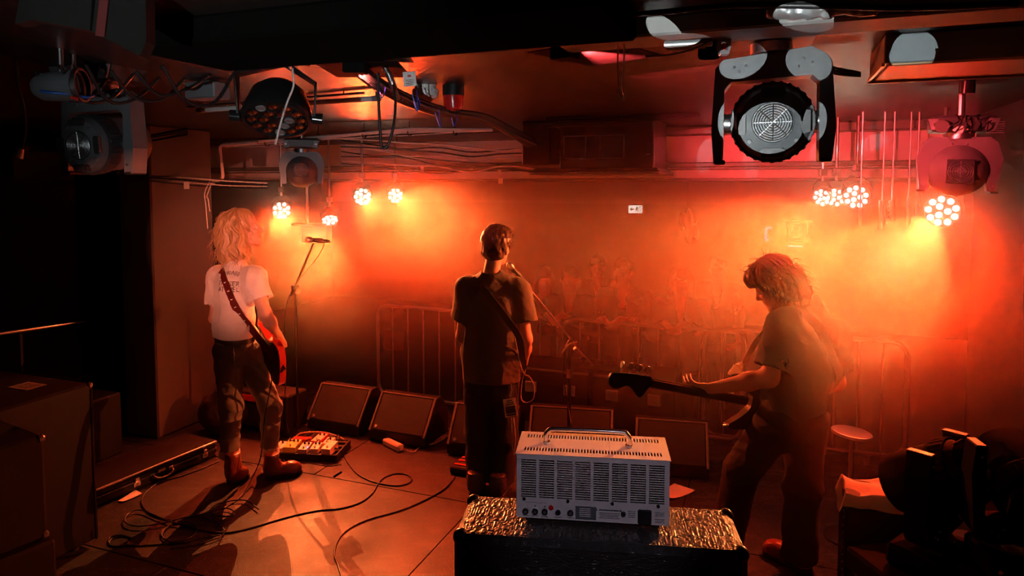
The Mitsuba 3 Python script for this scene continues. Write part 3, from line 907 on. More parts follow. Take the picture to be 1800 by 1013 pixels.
cable('beam_cable', 'thin pale cable looping along the beam at top right', [DV(1135, 100, 1.8), DV(1180, 96, 1.8), DV(1220, 86, 1.8), DV(1250, 72, 1.8)], .0028, 'white_plastic')
cable('top_cable', 'dark cable along the beam at the very top right', [DV(1090, 28, 1.8), DV(1180, 20, 1.8), DV(1290, 10, 1.8), DV(1420, 10, 1.8), DV(1600, 14, 1.8), DV(1790, 6, 1.8)], .008, 'cable')
# grey lamps and leads in the dark, upper left
t = thing('par_lamp', 'grey cylinder par lamp lying against the ceiling, far left', 'stage light')
F = frame(D(100, 152, 2.35), [0, 1, .1], None, [1, .1, .06])
part(t, 'barrel', xf(lathe([(0, -.075), (.03, -.07), (.046, -.045), (.05, .0), (.05, .05), (.054, .055), (.054, .065), (.045, .066), (.04, .055), (0, .05)], 24), F), 'mover', 40)
part(t, 'rim', xf(lathe([(.05, .07), (.058, .07), (.058, .085), (.05, .085)], 24), F), 'steel', 40)
part(t, 'yoke', rod(D(108, 140, 2.35), [D(108, 140, 2.35)[0], 2.35, CEIL], .009), 'steel')
t = thing('par_lamp', 'smaller grey lamp barrel tilted beside the blue lead', 'stage light')
F = frame(D(136, 140, 2.45), [0, 1, 0], None, [.6, .1, -.7])
part(t, 'barrel', xf(lathe([(0, -.05), (.03, -.045), (.035, .0), (.037, .05), (0, .05)], 20), F), 'galv', 40)
part(t, 'yoke', rod(D(130, 130, 2.45), [D(130, 130, 2.45)[0], 2.45, CEIL], .008), 'steel')
cable('blue_lead', 'blue lead running under the grey par lamp', [D(72, 160, 2.3), D(90, 163, 2.3), D(118, 165, 2.32), D(150, 171, 2.35), D(165, 168, 2.4)], .005, 'blue_plastic')
one('red_plug', 'small red plug beside the blue lead', 'plug', rod(D(125, 171, 2.3), D(136, 174, 2.3), .005, n=10), 'red_plastic', 40)
for k in range(6):
    x0 = 60 + 45 * k
    cable('tangle_cable', ORD[k] + ' from the left of the black tangled cables under the ceiling', [D(x0, 118 + rng.uniform(-6, 10), 2.3), D(x0 + 40, 178 + rng.uniform(-14, 6), 2.4), D(x0 + 90, 165 + rng.uniform(-10, 18), 2.5), D(x0 + 130, 122 + rng.uniform(-10, 20), 2.6)], .006, 'cable', 'tangled cables, upper left')
t = thing('ceiling_box', 'grey switch box on the ceiling above the batten', 'switch box')
part(t, 'case', xf(box(.17, .10, .075, (0, 0, 0), .006), rotz(-20.9, D(365, 160, 3.05))), 'mover')
part(t, 'hanger', rod(D(365, 155, 3.05), [D(365, 155, 3.05)[0], 3.05, CEIL], .012), 'steel')
t = thing('acoustic_baffle', 'grey quilted baffle panel slung under the ceiling, top left', 'acoustic panel')
for pts in ([(62, -30), (48, 49), (78, 42), (176, 60), (184, -30)], [(190, -30), (180, 62), (262, 104), (273, 80), (272, -30)]):
    P = np.array([D(x, y, 1.62) for x, y in pts])
    q = cat()if False else None
    a2 = [(p[0], p[2]) for p in P]
    m = prism(a2, .04)
    m = xf(m, np.array([[1, 0, 0, 0], [0, 0, -1, 1.62], [0, 1, 0, 0], [0, 0, 0, 1.0]]))
    if m.volume < 0:
        m.invert()
    part(t, 'panel', m, 'black_wall')
part(t, 'strap', strip([D(186, -25, 1.575), D(181, 20, 1.575), D(176, 64, 1.575)], [1, 0, 0], .02, .004), 'strap_dark')

# tubes hung among the right-hand lamps, and the pole lamp at left
for k, (x, y0, y1, r) in enumerate(((1512, 366, 398, .010), (1551, 352, 402, .020), (1568, 352, 390, .015), (1597, 345, 402, .012), (1611, 350, 378, .009))):
    a, b = D(x, y0, 4.35), D(x, y1, 4.35)
    t = thing('hanging_tube', ('thin short', 'widest', 'ribbed', 'longest', 'small last')[k] + ' chrome tube hanging between the right-hand lamps', 'tube', None)
    part(t, 'tube', rod(a, b, r, n=16), 'steel', 40)
    part(t, 'rod', rod(a, [a[0], a[1], CEIL], .005, n=6), 'steel')
    if k == 2:
        part(t, 'coil', tube(np.array([[a[0] + .018 * math.cos(s), a[1] + .018 * math.sin(s), a[2] - (a[2] - b[2]) * s / 32] for s in np.linspace(0, 32, 90)]), .003, 5), 'steel')
t = thing('pole_speaker', 'pale lit box under a round plate on a ceiling pole, left', 'hanging lamp')  # par lamp seen from the side, built as pole, plate and box
a = D(541, 395, 6.9)
part(t, 'pole', rod(a, [a[0], a[1], 2.05], .018, n=14), 'steel', 40)
part(t, 'plate', rod(a, a + [0, 0, .012], .16, n=28), 'steel', 40)
part(t, 'box', box(.26, .22, .17, a + [.09, 0, -.09], .01), 'tee_white')

# ------------------------------------------------------------------ out in the room
struct('trim_4', rbox(-8.6, 6.0, 11.6, 12.0, 1.665, 2.05), 'dark_wall')
t = thing('exit_sign', 'small lit white and green exit sign with running figure and arrow', 'exit sign')
o = DV(1117, 368, 11.58)
F = frame(o, UX, [0, 0, 1])
part(t, 'housing', xf(box(.25, .15, .05, (0, 0, -.02), .004), F), 'white_plastic')
k = part(t, 'light_panel', xf(box(.23, .13, .004, (0, 0, .007)), F), 'white_plastic')
scene[k]['emitter'] = {'type': 'area', 'radiance': rgb(*(np.array([.75, 1.0, .85]) * 3.5 * 2.0 ** -exposure)), 'sampling_weight': .05}
mat('sign_green', pbr((.02, .30, .14), .5))
arrow = prism([(-.095, 0), (-.06, .035), (-.06, .012), (-.025, .012), (-.025, -.012), (-.06, -.012), (-.06, -.035)], .003, .009)
man = cat(xf(rod((0, 0, .009), (0, 0, .012), .011, n=12), trimesh.transformations.translation_matrix([.03, .037, 0])), prism([(.012, .024), (.034, .026), (.046, .006), (.054, .008), (.054, .000), (.040, -.004), (.034, .008), (.030, -.008), (.044, -.022), (.040, -.044), (.032, -.044), (.034, -.024), (.018, -.014), (.006, -.036), (-.008, -.036), (-.006, -.028), (.004, -.026), (.014, .010), (.004, .004), (.0, .012)], .003, .009), prism(sg.box(.058, -.05, .10, .05).difference(sg.box(.066, -.05, .092, .042)), .003, .009))
part(t, 'symbols', xf(cat(arrow, man), F), 'sign_green')
t = thing('neon_hook', 'pink neon hook sign glowing far back at right', 'neon sign')
pk = {'type': 'area', 'radiance': rgb(*(np.array([1.6, .35, 1.4]) * 2.0 ** -exposure)), 'sampling_weight': .02}
P = [DV(x, y, 11.7) for x, y in ((1356, 400), (1348, 402), (1346, 412), (1346, 420), (1351, 423))]
k = part(t, 'tube', cord(P, .022, 6, 8), 'white_plastic', True)
scene[k]['emitter'] = pk
part(t, 'backboard', xf(box(.34, .40, .03), frame(DV(1351, 412, 11.8), UX, [0, 0, 1])), 'dark_wall')
t = thing('merch_sign', 'pale sign board between a yellow bar and a white light strip', 'sign')
F = frame(DV(1402, 407, 11.8), UX, [0, 0, 1])
part(t, 'board', xf(box(.34, .34, .03), F), 'jacket_mid')
part(t, 'lettering', cat(xf(letters('B', .20, .01, True), F @ trimesh.transformations.translation_matrix([-.02, 0, .016])), *[xf(box(.30, .012, .01, (0, s, .018)), F) for s in (-.15, .15)], *[xf(box(.012, .30, .01, (s, 0, .018)), F) for s in (-.15, .15)]), 'pedal_cream')
for nm, x, y, w, c in (('light_bar', 1401, 389, .42, (1.2, .85, .15)), ('light_strip', 1398, 433, .22, (1.6, 2.0, 2.0))):
    k = part(t, nm, xf(box(w, .022, .02, (0, 0, .0)), frame(DV(x, y, 11.75), UX, [0, 0, 1])), 'white_plastic')
    scene[k]['emitter'] = {'type': 'area', 'radiance': rgb(*(np.array(c) * 2.0 ** -exposure)), 'sampling_weight': .02}
part(t, 'post', rbox(F[:3, 3] @ UX - .03, F[:3, 3] @ UX + .03, 11.85, 11.9, -.35, 1.5), 'dark_wall')
one('hanging_banner', 'pale twisted cloth banner hanging in the haze beyond the singer', 'banner', blob([cone(DV(1209, 382, 9), DV(1213, 408, 9), .09, .075, .35, VX), cone(DV(1213, 400, 9), DV(1221, 412, 9), .06, .05, .4, VX), cone(DV(1212, 405, 9), DV(1214, 424, 9), .05, .012, .4, VX)], .03, .012, warp=lambda p: .02 * np.sin(p[..., 0] * 60) * .5), 'tee_white', True)
q = DV(1208, 379, 9)
one('banner_cord', 'thin cord holding up the pale banner', 'cord', rod(q, [q[0], q[1], 2.05], .004, n=5), 'cable')


def barrier(label, ua, ub, v):
    t = thing('crowd_barrier', label, 'barrier', 'crowd barriers before the stage')
    z0, z1, r = -.17, .76, .12
    c = []
    for (cu_, cz, a0) in ((ub - r, z1 - r, 0), (ua + r, z1 - r, 90), (ua + r, z0 + r, 180), (ub - r, z0 + r, 270)):
        for a in np.radians(np.linspace(a0, a0 + 90, 6)):
            c.append((cu_ + r * math.cos(a), cz + r * math.sin(a)))
    c.append(c[0])
    part(t, 'frame', tube(np.array([RM(u, v, z) for u, z in c]), .019, 8), 'barrier', True)
    n = int(round((ub - ua) / .18))
    for k in range(1, n):
        u = ua + (ub - ua) * k / n
        part(t, 'bar', rod(RM(u, v, z0), RM(u, v, z1), .0085, n=6), 'barrier', 40)
    for u in (ua + .25, ub - .25):
        part(t, 'foot', cat(rod(RM(u, v, z0), RM(u, v, -.335), .015, n=6), rod(RM(u, v - .3, -.335), RM(u, v + .3, -.335), .015, n=6)), 'barrier')


ub = [DV(x, 560, 6.02) @ UX for x in (664, 985, 1308, 1238, 1600)]
barrier('steel crowd barrier at left, its corner plain to see', ub[0], ub[1] - .02, 6.02)
barrier('steel crowd barrier in the middle, under the leaning hands', ub[1] + .02, ub[2], 6.00)
barrier('steel crowd barrier at right, overlapping the middle one', ub[3], ub[4], 6.06)
t = 'crowd_barrier'
part(t, 'sign_plate', rbox(ub[0] + .06, ub[0] + .30, 6.03, 6.04, .30, .50), 'strap_dark')

# ------------------------------------------------------------------ people
def nz(v):
    v = np.asarray(v, float)
    return v / np.linalg.norm(v)


def K(k, prims):
    return [('k', k, q) for q in prims]


def head_axes(f, up=(0, 0, 1)):
    f = nz(f)
    r = nz(np.cross(f, up))
    return r, f, np.cross(r, f)


def head_prims(c, f, up=(0, 0, 1), s=1.0, fine=True):
    r, f, u = head_axes(f, up)
    A = np.stack([r, f, u], 1)
    P = lambda x, y, z: np.asarray(c, float) + A @ (np.array([x, y, z]) * s)
    B = lambda x, y, z, rad: ball(P(x, y, z), np.array(rad) * s, A)
    out = K(.03, [B(0, -.012, .035, (.076, .097, .088)), B(0, .028, -.028, (.061, .066, .082))])
    out += K(.018, [cone(P(sx * .047, -.002, -.05), P(sx * .012, .066, -.096), .026 * s, .020 * s) for sx in (-1, 1)] + [B(0, .074, -.100, (.020, .017, .016))])
    if fine:
        out += K(.012, [cone(P(-.036, .079, .018), P(.036, .079, .018), .012 * s, .012 * s)] + [B(sx * .040, .060, -.026, (.022, .024, .02)) for sx in (-1, 1)])
        out += K(.008, [cone(P(0, .086, .012), P(0, .108, -.028), .0075 * s, .0115 * s), B(.011, .094, -.032, (.009, .010, .007)), B(-.011, .094, -.032, (.009, .010, .007))])
        out += K(.004, [B(0, .086, -.056, (.023, .011, .0065)), B(0, .085, -.069, (.020, .011, .007))])
        out += K(.006, [B(sx * .078, -.006, -.010, (.010, .021, .031)) for sx in (-1, 1)])
    return out, P, A


def sockets(P, A, s=1.0):
    g = sdf([ball(P(sx * .031, .096, .001), np.array([.017, .014, .010]) * s, A) for sx in (-1, 1)], .002)
    m = sdf([ball(P(0, .097, -.0625), np.array([.018, .010, .0018]) * s, A)], .002)
    return lambda p: np.minimum(g(p), m(p))


def eyes(t, P, A, s=1.0):
    for sx in (-1, 1):
        e = trimesh.creation.icosphere(2, .0125 * s)
        e.apply_translation(P(sx * .031, .078, .001))
        part(t, 'eye', e, 'eye', True)


def hand_prims(w, d, n, side, curl=.5, s=1.0, spread=.0):
    """w wrist, d towards the fingers, n the way the palm faces, side +1 right hand, -1 left hand."""
    d = nz(d); n = nz(np.asarray(n, float) - d * (np.asarray(n, float) @ d))
    t = np.cross(n, d) * side            # towards the thumb
    w = np.asarray(w, float)
    out = K(.012, [cone(w + t * .012 * s, w + d * .082 * s + t * .026 * s, .021 * s, .016 * s, .75, n), cone(w - t * .012 * s, w + d * .078 * s - t * .026 * s, .021 * s, .015 * s, .75, n)])
    L = [(.042, .026, .021), (.046, .030, .022), (.042, .028, .021), (.033, .021, .018)]
    for i in range(4):
        b = w + d * (.088 - .004 * abs(i - 1.2)) * s + t * (.033 - .0215 * i) * s
        a = .15 + .1 * i * curl
        dd = nz(d + t * spread * (1.2 - i))
        for j, l in enumerate(L[i]):
            a += curl * (.55, .8, .5)[j]
            e = b + (dd * math.cos(a) + n * math.sin(a)) * l * s
            out += K(.005, [cone(b, e, (.0095, .0086, .0078)[j] * s, (.0086, .0078, .0070)[j] * s)])
            b = e
    b = w + d * .028 * s + t * .026 * s
    for j, (l, v) in enumerate(((.042, d * .62 + t * .66 + n * .35), (.032, d * .85 + t * .22 + n * .45), (.025, d * .9 + n * .5))):
        e = b + nz(v) * l * s
        out += K(.007, [cone(b, e, (.0135, .0105, .0095)[j] * s, (.0105, .0095, .008)[j] * s)])
        b = e
    return out


def folds(amp, fx=22, fz=9, seed=0, fine=60):
    def w(p):
        q = p * np.array([fx, fx, fz])
        a = meshkit.noise(q + seed, seed)
        b = meshkit.noise(p * fine + seed * 3.1, seed + 5)
        return amp * ((np.abs(a - .5) * 2 - .5) * 1.3 + (b - .5) * .35)
    return w


def sleeve(a, b, ra, rb, wall=.004):
    """A sleeve from a to b with an open, hollow end at b."""
    a, b = np.asarray(a, float), np.asarray(b, float)
    d = nz(b - a)
    e = b + d * .06
    q = cone(a, e, ra, rb + (rb - ra) * .2)
    inner = cone(a + (b - a) * .55, e, ra * .85, rb - wall)
    fo, fi = sdf([q]), sdf([inner])

    def f(p):
        return np.maximum(np.maximum(fo(p), (p - b) @ d), -fi(p))
    return ('f', f, a, b, max(ra, rb))


def shoe(t, heel, toe, ankle, m, high=.12, sole='sole', s=1.0, label=None):
    """A boot as one part with its sole: heel and toe are floor points, ankle the joint."""
    heel, toe, ankle = [np.asarray(x, float) for x in (heel, toe, ankle)]
    z = np.array([0, 0, 1.0])
    d = nz((toe - heel) * [1, 1, 0])
    sd = np.cross(d, z)
    a0 = heel + d * .045 + z * (ankle[2] - heel[2])
    pr = [cone(a0 + z * .0, heel + d * .045 + z * .07, .047 * s, .046 * s), cone(heel + d * .045 + z * .055, toe - d * .075 + z * .048, .044 * s, .041 * s), cone(toe - d * .085 + z * .042 + sd * .01, toe - d * .045 + z * .036, .043 * s, .037 * s)]
    pr += [cone(a0 + z * high * .4, a0, .049 * s, .047 * s)]
    zf = min(heel[2], toe[2])
    up = blob(pr, .03, .007, warp=folds(.004, 30, 30, 3), cut=[((0, 0, zf + .018), (0, 0, -1)), (a0 + z * high * .55, (0, 0, 1))])
    k = part(t, 'boot', up, m, True, label)
    so = blob([cone(heel + d * .045 + z * .02, toe - d * .07 + z * .02, .046 * s, .046 * s), cone(toe - d * .09 + z * .02 + sd * .01, toe - d * .045 + z * .02, .047 * s, .042 * s)], .02, .007, cut=[((0, 0, zf + .002), (0, 0, -1)), ((0, 0, zf + .024), (0, 0, 1))])
    part(k, 'sole', so, sole, 40)
    lc = []
    for q in range(5):
        c = heel + d * (.105 + .02 * q) + z * (.112 - .012 * q)
        lc.append(cord([c - sd * .022, c + z * .008, c + sd * .022], .0022, 4, 5))
    part(k, 'laces', cat(*lc), 'cable')
    return k


_old_blob = blob


def blob(prims, k=.03, h=.008, pad=.03, warp=None, cut=None, sub=None):
    """As before, also with free fields ('f', function, a, b, r) among the prims."""
    pts = []
    for q in prims:
        q = q[2] if q[0] == 'k' else q
        if q[0] in 'cf':
            r = q[4] if q[0] == 'f' else max(q[3], q[4])
            a, b = (q[2], q[3]) if q[0] == 'f' else (q[1], q[2])
            pts += [a - r, a + r, b - r, b + r]
        else:
            r = q[2].max(); pts += [q[1] - r, q[1] + r]
    pts = np.array(pts)
    base = sdf(prims, k)

    def f(p):
        d = base(p)
        if warp is not None:
            d = d + warp(p)
        for c in cut or ():
            d = np.maximum(d, (p - np.asarray(c[0], float)) @ nz(c[1]))
        if sub is not None:
            d = np.maximum(d, -sub(p))
        return d
    m = nets(f, pts.min(0) - pad, pts.max(0) + pad, h)
    m.sdf = f
    return m


def strands(roots, dirs, n_pts, length, r, curl, seed, fall=.5):
    """Loose locks of hair: tubes that start at the roots and fall."""
    g = np.random.default_rng(seed)
    out = []
    for p, d in zip(roots, dirs):
        L = length * g.uniform(.6, 1.2)
        q = [p]
        v = np.array(d, float)
        ph = g.uniform(0, 6.3)
        ax1, ax2, _ = basis(v)
        for k in range(n_pts):
            v = nz(v + np.array([0, 0, -fall]) * 1.0 / n_pts * 2)
            q.append(q[-1] + v * L / n_pts + curl * (ax1 * math.sin(ph + k * 1.5) + ax2 * math.cos(ph + k * 1.5)))
        q = spline(np.array(q), 2)
        out.append(tube(q, np.linspace(r, r * .35, len(q)), 4))
    return cat(*out)


def surface_roots(mesh, n, seed, keep):
    g = np.random.default_rng(seed)
    fn = mesh.face_normals
    c = mesh.triangles_center
    ok = np.nonzero(keep(c))[0]
    pick = g.choice(ok, n)
    return c[pick], fn[pick]


# ---- the long-haired guitarist at the left
t = thing('person', 'long-haired guitarist in a pale printed T-shirt and boots, standing left, face in profile', 'person')
f = nz([.77, .64, 0]); rt = np.array([f[1], -f[0], 0.0])
dg = 4.66
hc = D(429, 403, dg + .02)
hp, P, A = head_prims(hc, [.93, .30, .16], (-.08, 0, 1), 1.04)
neck = D(413, 468, dg)
shR, shL = D(447, 489, dg - .10), D(386, 488, dg + .12)
elR, wrR = D(466, 552, dg - .16), D(487, 588, dg - .02)
elL, wrL = D(378, 560, dg + .22), D(400, 585, dg + .36)
ch, be, pe = D(413, 515, dg), D(411, 572, dg), D(413, 606, dg)
hR, hL = D(401, 618, dg - .05), D(431, 616, dg + .06)
kR, aR = D(406, 715, dg - .10), D(404, 812, dg - .11)
kL, aL = D(476, 715, dg + .06), D(474, 806, dg + .03)
arms = [cone(shR, elR, .050, .041), cone(elR, elR + (wrR - elR) * .4, .042, .042), cone(elR + (wrR - elR) * .4, wrR, .042, .026), cone(shL, elL, .050, .040), cone(elL, wrL, .041, .026)]
trunk = [cone(neck + [0, 0, .10], neck - [0, 0, .04], .052, .058), cone(ch, be, .15, .14, .66, f), cone(shR, shL, .05, .05), cone(pe, pe + [0, 0, .05], .13, .13, .7, f),
         cone(hR, kR, .075, .050), cone(kR, aR, .05, .034), cone(hL, kL, .075, .050), cone(kL, aL, .05, .034)]
hands = hand_prims(wrR, [.25, .18, -.95], -rt + f * .2, 1, .55) + hand_prims(wrL, -rt + [0, 0, .3], f, -1, 1.0)
body = blob(hp + K(.03, [cone(P(0, -.03, -.05), neck, .052, .056)]) + K(.03, trunk) + K(.025, arms) + hands, .03, .0062, sub=sockets(P, A, 1.04))
part(t, 'body', body, 'skin', True)
eyes(t, P, A, 1.04)
# hair: a wavy mass to the shoulders, open at the face
hairp = [ball(P(0, -.025, .045), (.098, .108, .10), A), cone(P(0, -.075, .03), P(0, -.115, -.12), .095, .085), cone(P(.05, -.03, .0), P(.06, -.06, -.15), .06, .055), cone(P(-.05, -.03, .0), P(-.06, -.06, -.15), .06, .055), cone(P(0, -.11, -.10), P(-.01, -.135, -.165), .085, .055)]
fa = A


def waves(p):
    q = (p - hc) @ fa
    a = np.arctan2(q[..., 0], -q[..., 1] - .02)
    s = meshkit.noise(np.stack([a * 5 + .8 * np.sin(q[..., 2] * 38), q[..., 2] * 9, q[..., 2] * 0 + 3], -1))
    s2 = meshkit.noise(np.stack([a * 14 + .8 * np.sin(q[..., 2] * 55 + 1), q[..., 2] * 16, q[..., 2] * 0 + 9], -1))
    return .028 * (s - .5) + .014 * (s2 - .5)


hair = blob(hairp, .03, .006, warp=waves, sub=sdf([ball(P(0, .085, -.045), (.074, .066, .088), A), ball(P(0, .105, .01), (.055, .05, .05), A)], .02))
hk = part(t, 'hair', hair, 'hair_blond', True)
ro, nr = surface_roots(hair, 320, 3, lambda c: ((c - hc) @ A)[:, 1] < .045)
part(hk, 'locks', strands(ro, nr * .5 + np.array([0, 0, -.6]) + rng.normal(0, .25, ro.shape), 5, .085, .0021, .006, 11, .6), 'hair_blond', True, kind='stuff')
# shirt
shirtp = [cone(ch + [0, 0, .02], be, .178, .172, .68, f), cone(be, be - [0, 0, .05], .174, .166, .72, f), cone(neck - [0, 0, .015], neck - [0, 0, .05], .070, .09), cone(shR, shL, .072, .072), cone(neck - [0, 0, .05], ch, .10, .15, .7, f),
          sleeve(shR, shR + (elR - shR) * .60, .078, .083), sleeve(shL, shL + (elL - shL) * .6, .078, .08)]
shirt = blob(shirtp, .04, .007, warp=folds(.011, 14, 7, 2), cut=[(be - [0, 0, .075], (0, 0, -1))], sub=sdf([cone(neck + [0, 0, .06], neck - [0, 0, .03], .066, .060)]))
sk = part(t, 'shirt', shirt, 'tee_white', True)
bd = -f * .80 + rt * .48         # the way the printed back faces
bl = nz(np.cross([0, 0, 1], bd))  # left to right along the back as one reads it
pr = []
for txt, px, py, hgt, arc in (('THE SER', 389, 501, .030, 0), ('ATCHEL', 390, 511, .030, 0), ('KORNER', 389, 483, .024, 1)):
    m = letters(txt, hgt, .001)
    v = m.vertices.copy()
    if arc:
        v[:, 1] -= 3.2 * v[:, 0] ** 2
    m.vertices = D(px, py, dg - .2) + v[:, :1] * bl + v[:, 1:2] * np.array([0, 0, 1.0]) + v[:, 2:] * nz(bd)
    m = m.subdivide().subdivide()
    part(sk, 'printed_word', drop_on(m, shirt.sdf, -bd, .25, .0015), 'strap_dark')
# trousers, belt, boots
tro = [cone(pe + [0, 0, .04], pe - [0, 0, .03], .150, .155, .74, f), cone(hR, kR, .098, .072), cone(kR, aR + [0, 0, .05], .070, .058), cone(hL, kL, .096, .070), cone(kL, aL + [0, 0, .05], .068, .057)]
trousers = blob(tro, .04, .007, warp=folds(.009, 12, 16, 4), cut=[(pe + [0, 0, .055], (0, 0, 1)), ((0, 0, aR[2] + .025), (0, 0, -1))])
tk = part(t, 'trousers', trousers, 'denim_grey', True)
for a_, k_ in ((aR, kR), (aL, kL)):
    d_ = nz(a_ - k_)
    c_ = a_ + [0, 0, .055]
    part(tk, 'cuff', blob([cone(c_ - d_ * .03, c_ + d_ * .005, .063, .066)], .01, .007, warp=folds(.006, 30, 30, 9), cut=[(c_ + d_ * .025, d_), (c_ - d_ * .03, -d_)]), 'tee_white', True, label='pale rolled cuff')
a = np.linspace(0, 2 * math.pi, 40)
ring = np.stack([pe + [0, 0, .045] + rt * .160 * math.cos(s) + f * .122 * math.sin(s) for s in a])
part(tk, 'belt', strip(ring, [0, 0, 1], .038, .006), 'leather_dark')
kc = pe + rt * .135 - f * .05 + [0, 0, .03]
kk = part(t, 'key_clip', cat(cord([kc, kc + [.01, -.03, -.05], kc + [.012, -.03, -.11]], .003, 6), *[xf(lathe([(.010, -.002), (.013, -.002), (.013, .002), (.010, .002)], 12), frame(kc + [.008, -.035, -.05 - .02 * q], [1, 0, .3 * q], None, [.2, 1, .3])) for q in range(3)], *[box(.009, .003, .045, kc + [.010 + .008 * q, -.036, -.135], .001) for q in range(3)]), 'steel')
shoe(t, W(400, 852) , W(438, 836), aR, 'leather_red', .16)
shoe(t, W(466, 842), W(533, 830), aL, 'leather_red', .16)
# his guitar and strap
g = thing('electric_guitar', 'red electric guitar slung at the long-haired guitarist\'s hip', 'guitar')
ga = nz(-rt * .93 + np.array([0, 0, .36]))     # towards the neck
gn = nz(f + np.array([0, 0, .12]))
gc = pe + f * .20 + rt * .13 - [0, 0, .07]
GF = frame(gc, ga, None, gn)


def guitar_outline():
    pts = [(-.21, 0), (-.205, .09), (-.17, .15), (-.10, .165), (-.03, .135), (.03, .12), (.10, .14), (.165, .155), (.185, .14), (.15, .09), (.125, .04), (.125, -.04), (.14, -.075), (.165, -.11), (.15, -.13), (.09, -.13), (.03, -.118), (-.04, -.14), (-.11, -.168), (-.175, -.15), (-.205, -.09)]
    return spline(np.array(pts + [pts[0]]), 5)[:-1]


gb = prism(sg.Polygon(guitar_outline()), .044, -.022)
part(g, 'body', xf(gb, GF), 'red_lacquer')
part(g, 'back_plate', xf(prism(sg.Polygon(guitar_outline()).buffer(-.012), .004, -.0255), GF), 'black_gloss')
part(g, 'scratch_plate', xf(prism(sg.Polygon(guitar_outline() * [.72, .66] + [.01, -.015]), .003, .022), GF), 'tee_white')
nk = part(g, 'neck', xf(box(.50, .05, .024, (.37, 0, .012), .008), GF), 'wood_neck')
part(nk, 'headstock', xf(prism([(.61, -.025), (.66, -.04), (.79, -.03), (.80, .0), (.78, .05), (.66, .045), (.61, .025)], .014), GF), 'wood_neck')
part(g, 'bridge', xf(box(.03, .075, .012, (-.12, 0, .03), .003), GF), 'chrome')
part(g, 'strap_button', xf(rod((-.208, 0, 0), (-.224, 0, 0), .006, .009, 10), GF), 'chrome', 40)
endp = (GF @ np.array([-.222, 0, 0, 1]))[:3]
horn = (GF @ np.array([.185, .13, 0, 1]))[:3]
s0 = []
for q in (D(389, 474, dg - .14), D(393, 488, dg - .2), D(402, 512, dg - .24), D(412, 536, dg - .26), D(424, 556, dg - .26), D(440, 576, dg - .24)):
    s0.append(q)
s0 = np.array(s0)
tt = []
for q in spline(s0, 5):
    w0, rd = 0.0, nz(q - CAM)
    for _ in range(40):
        w0 += float(np.clip(shirt.sdf((q + rd * w0)[None])[0], -.04, .04)) * .7
    tt.append(q + rd * (min(w0, .3) - .004))
over = [neck + rt * -.085 + f * .02 + [0, 0, .035], neck - rt * .095 + f * .09 - [0, 0, .03]]
path = np.vstack([[horn], [horn + np.array([0, 0, .12])], over[::-1], tt, [endp]])
path = spline(path, 3)
wd = np.broadcast_to(nz(np.cross(nz(tt[5] - tt[0]), bd)), path.shape)
sk2 = part(g, 'strap', strip(path, wd, .052, .004), 'strap_dark', label='dark red strap with pale studs')
for q in range(6):
    c = tt[7 + 3 * q] + nz(bd) * .004
    part(sk2, 'stud', xf(box(.018, .007, .003, bev=.001), frame(c, nz(np.cross([0, 0, 1], bd)) + [0, 0, .35], None, bd)), 'pedal_cream')

# ---- the singer in the middle, seen from behind
t = thing('person', 'short-haired singer in a dark T-shirt seen from behind at the microphone', 'person')
f = nz([.20, .98, 0]); rt = np.array([f[1], -f[0], 0.0])
ds = 4.36
hc = D(873, 436, ds + .03)
hp, P, A = head_prims(hc, [.42, .90, .02], (.04, 0, 1), .98)
neck = D(863, 486, ds)
shR, shL = D(911, 512, ds), D(823, 508, ds + .03)
elR, wrR = D(924, 596, ds - .05), D(921, 638, ds + .12)
elL, wrL = D(813, 592, ds + .05), D(828, 592, ds + .30)
ch, be, pe = D(866, 545, ds), D(864, 620, ds), D(864, 655, ds)
hR, hL = D(884, 668, ds), D(842, 668, ds + .02)
kR, aR = D(888, 770, ds - .02), D(880, 850, ds + .0)
kL, aL = D(840, 768, ds + .02), D(842, 848, ds + .06)
arms = [cone(shR, elR, .050, .042), cone(elR, elR + (wrR - elR) * .4, .042, .041), cone(elR + (wrR - elR) * .4, wrR, .041, .027), cone(shL, elL, .050, .042), cone(elL, wrL, .041, .027)]
trunk = [cone(ch, be, .145, .135, .66, f), cone(shR, shL, .05, .05), cone(pe, pe - [0, 0, .04], .13, .13, .7, f), cone(hR, kR, .075, .05), cone(kR, aR, .05, .034), cone(hL, kL, .075, .05), cone(kL, aL, .05, .034)]
hands = hand_prims(wrR, [-.05, .35, -.92], -rt, 1, .45) + hand_prims(wrL, -rt + f * .4, f, -1, .9)
body = blob(hp + K(.03, [cone(P(0, -.03, -.05), neck, .050, .056)]) + K(.03, trunk) + K(.025, arms) + hands, .03, .0065, sub=sockets(P, A))
part(t, 'body', body, 'skin', True)
eyes(t, P, A)


def crop(seed, c, AA, a1=.010, a2=.007, sweep=18):
    def w(p):
        q = (p - c) @ AA
        n1 = meshkit.noise(np.stack([q[..., 0] * 34 + q[..., 2] * sweep, q[..., 1] * 34, q[..., 2] * 10], -1), seed)
        n2 = meshkit.noise(np.stack([q[..., 0] * 95, q[..., 1] * 95, q[..., 2] * 30], -1), seed + 1)
        return a1 * (n1 - .5) + a2 * (n2 - .5)
    return w


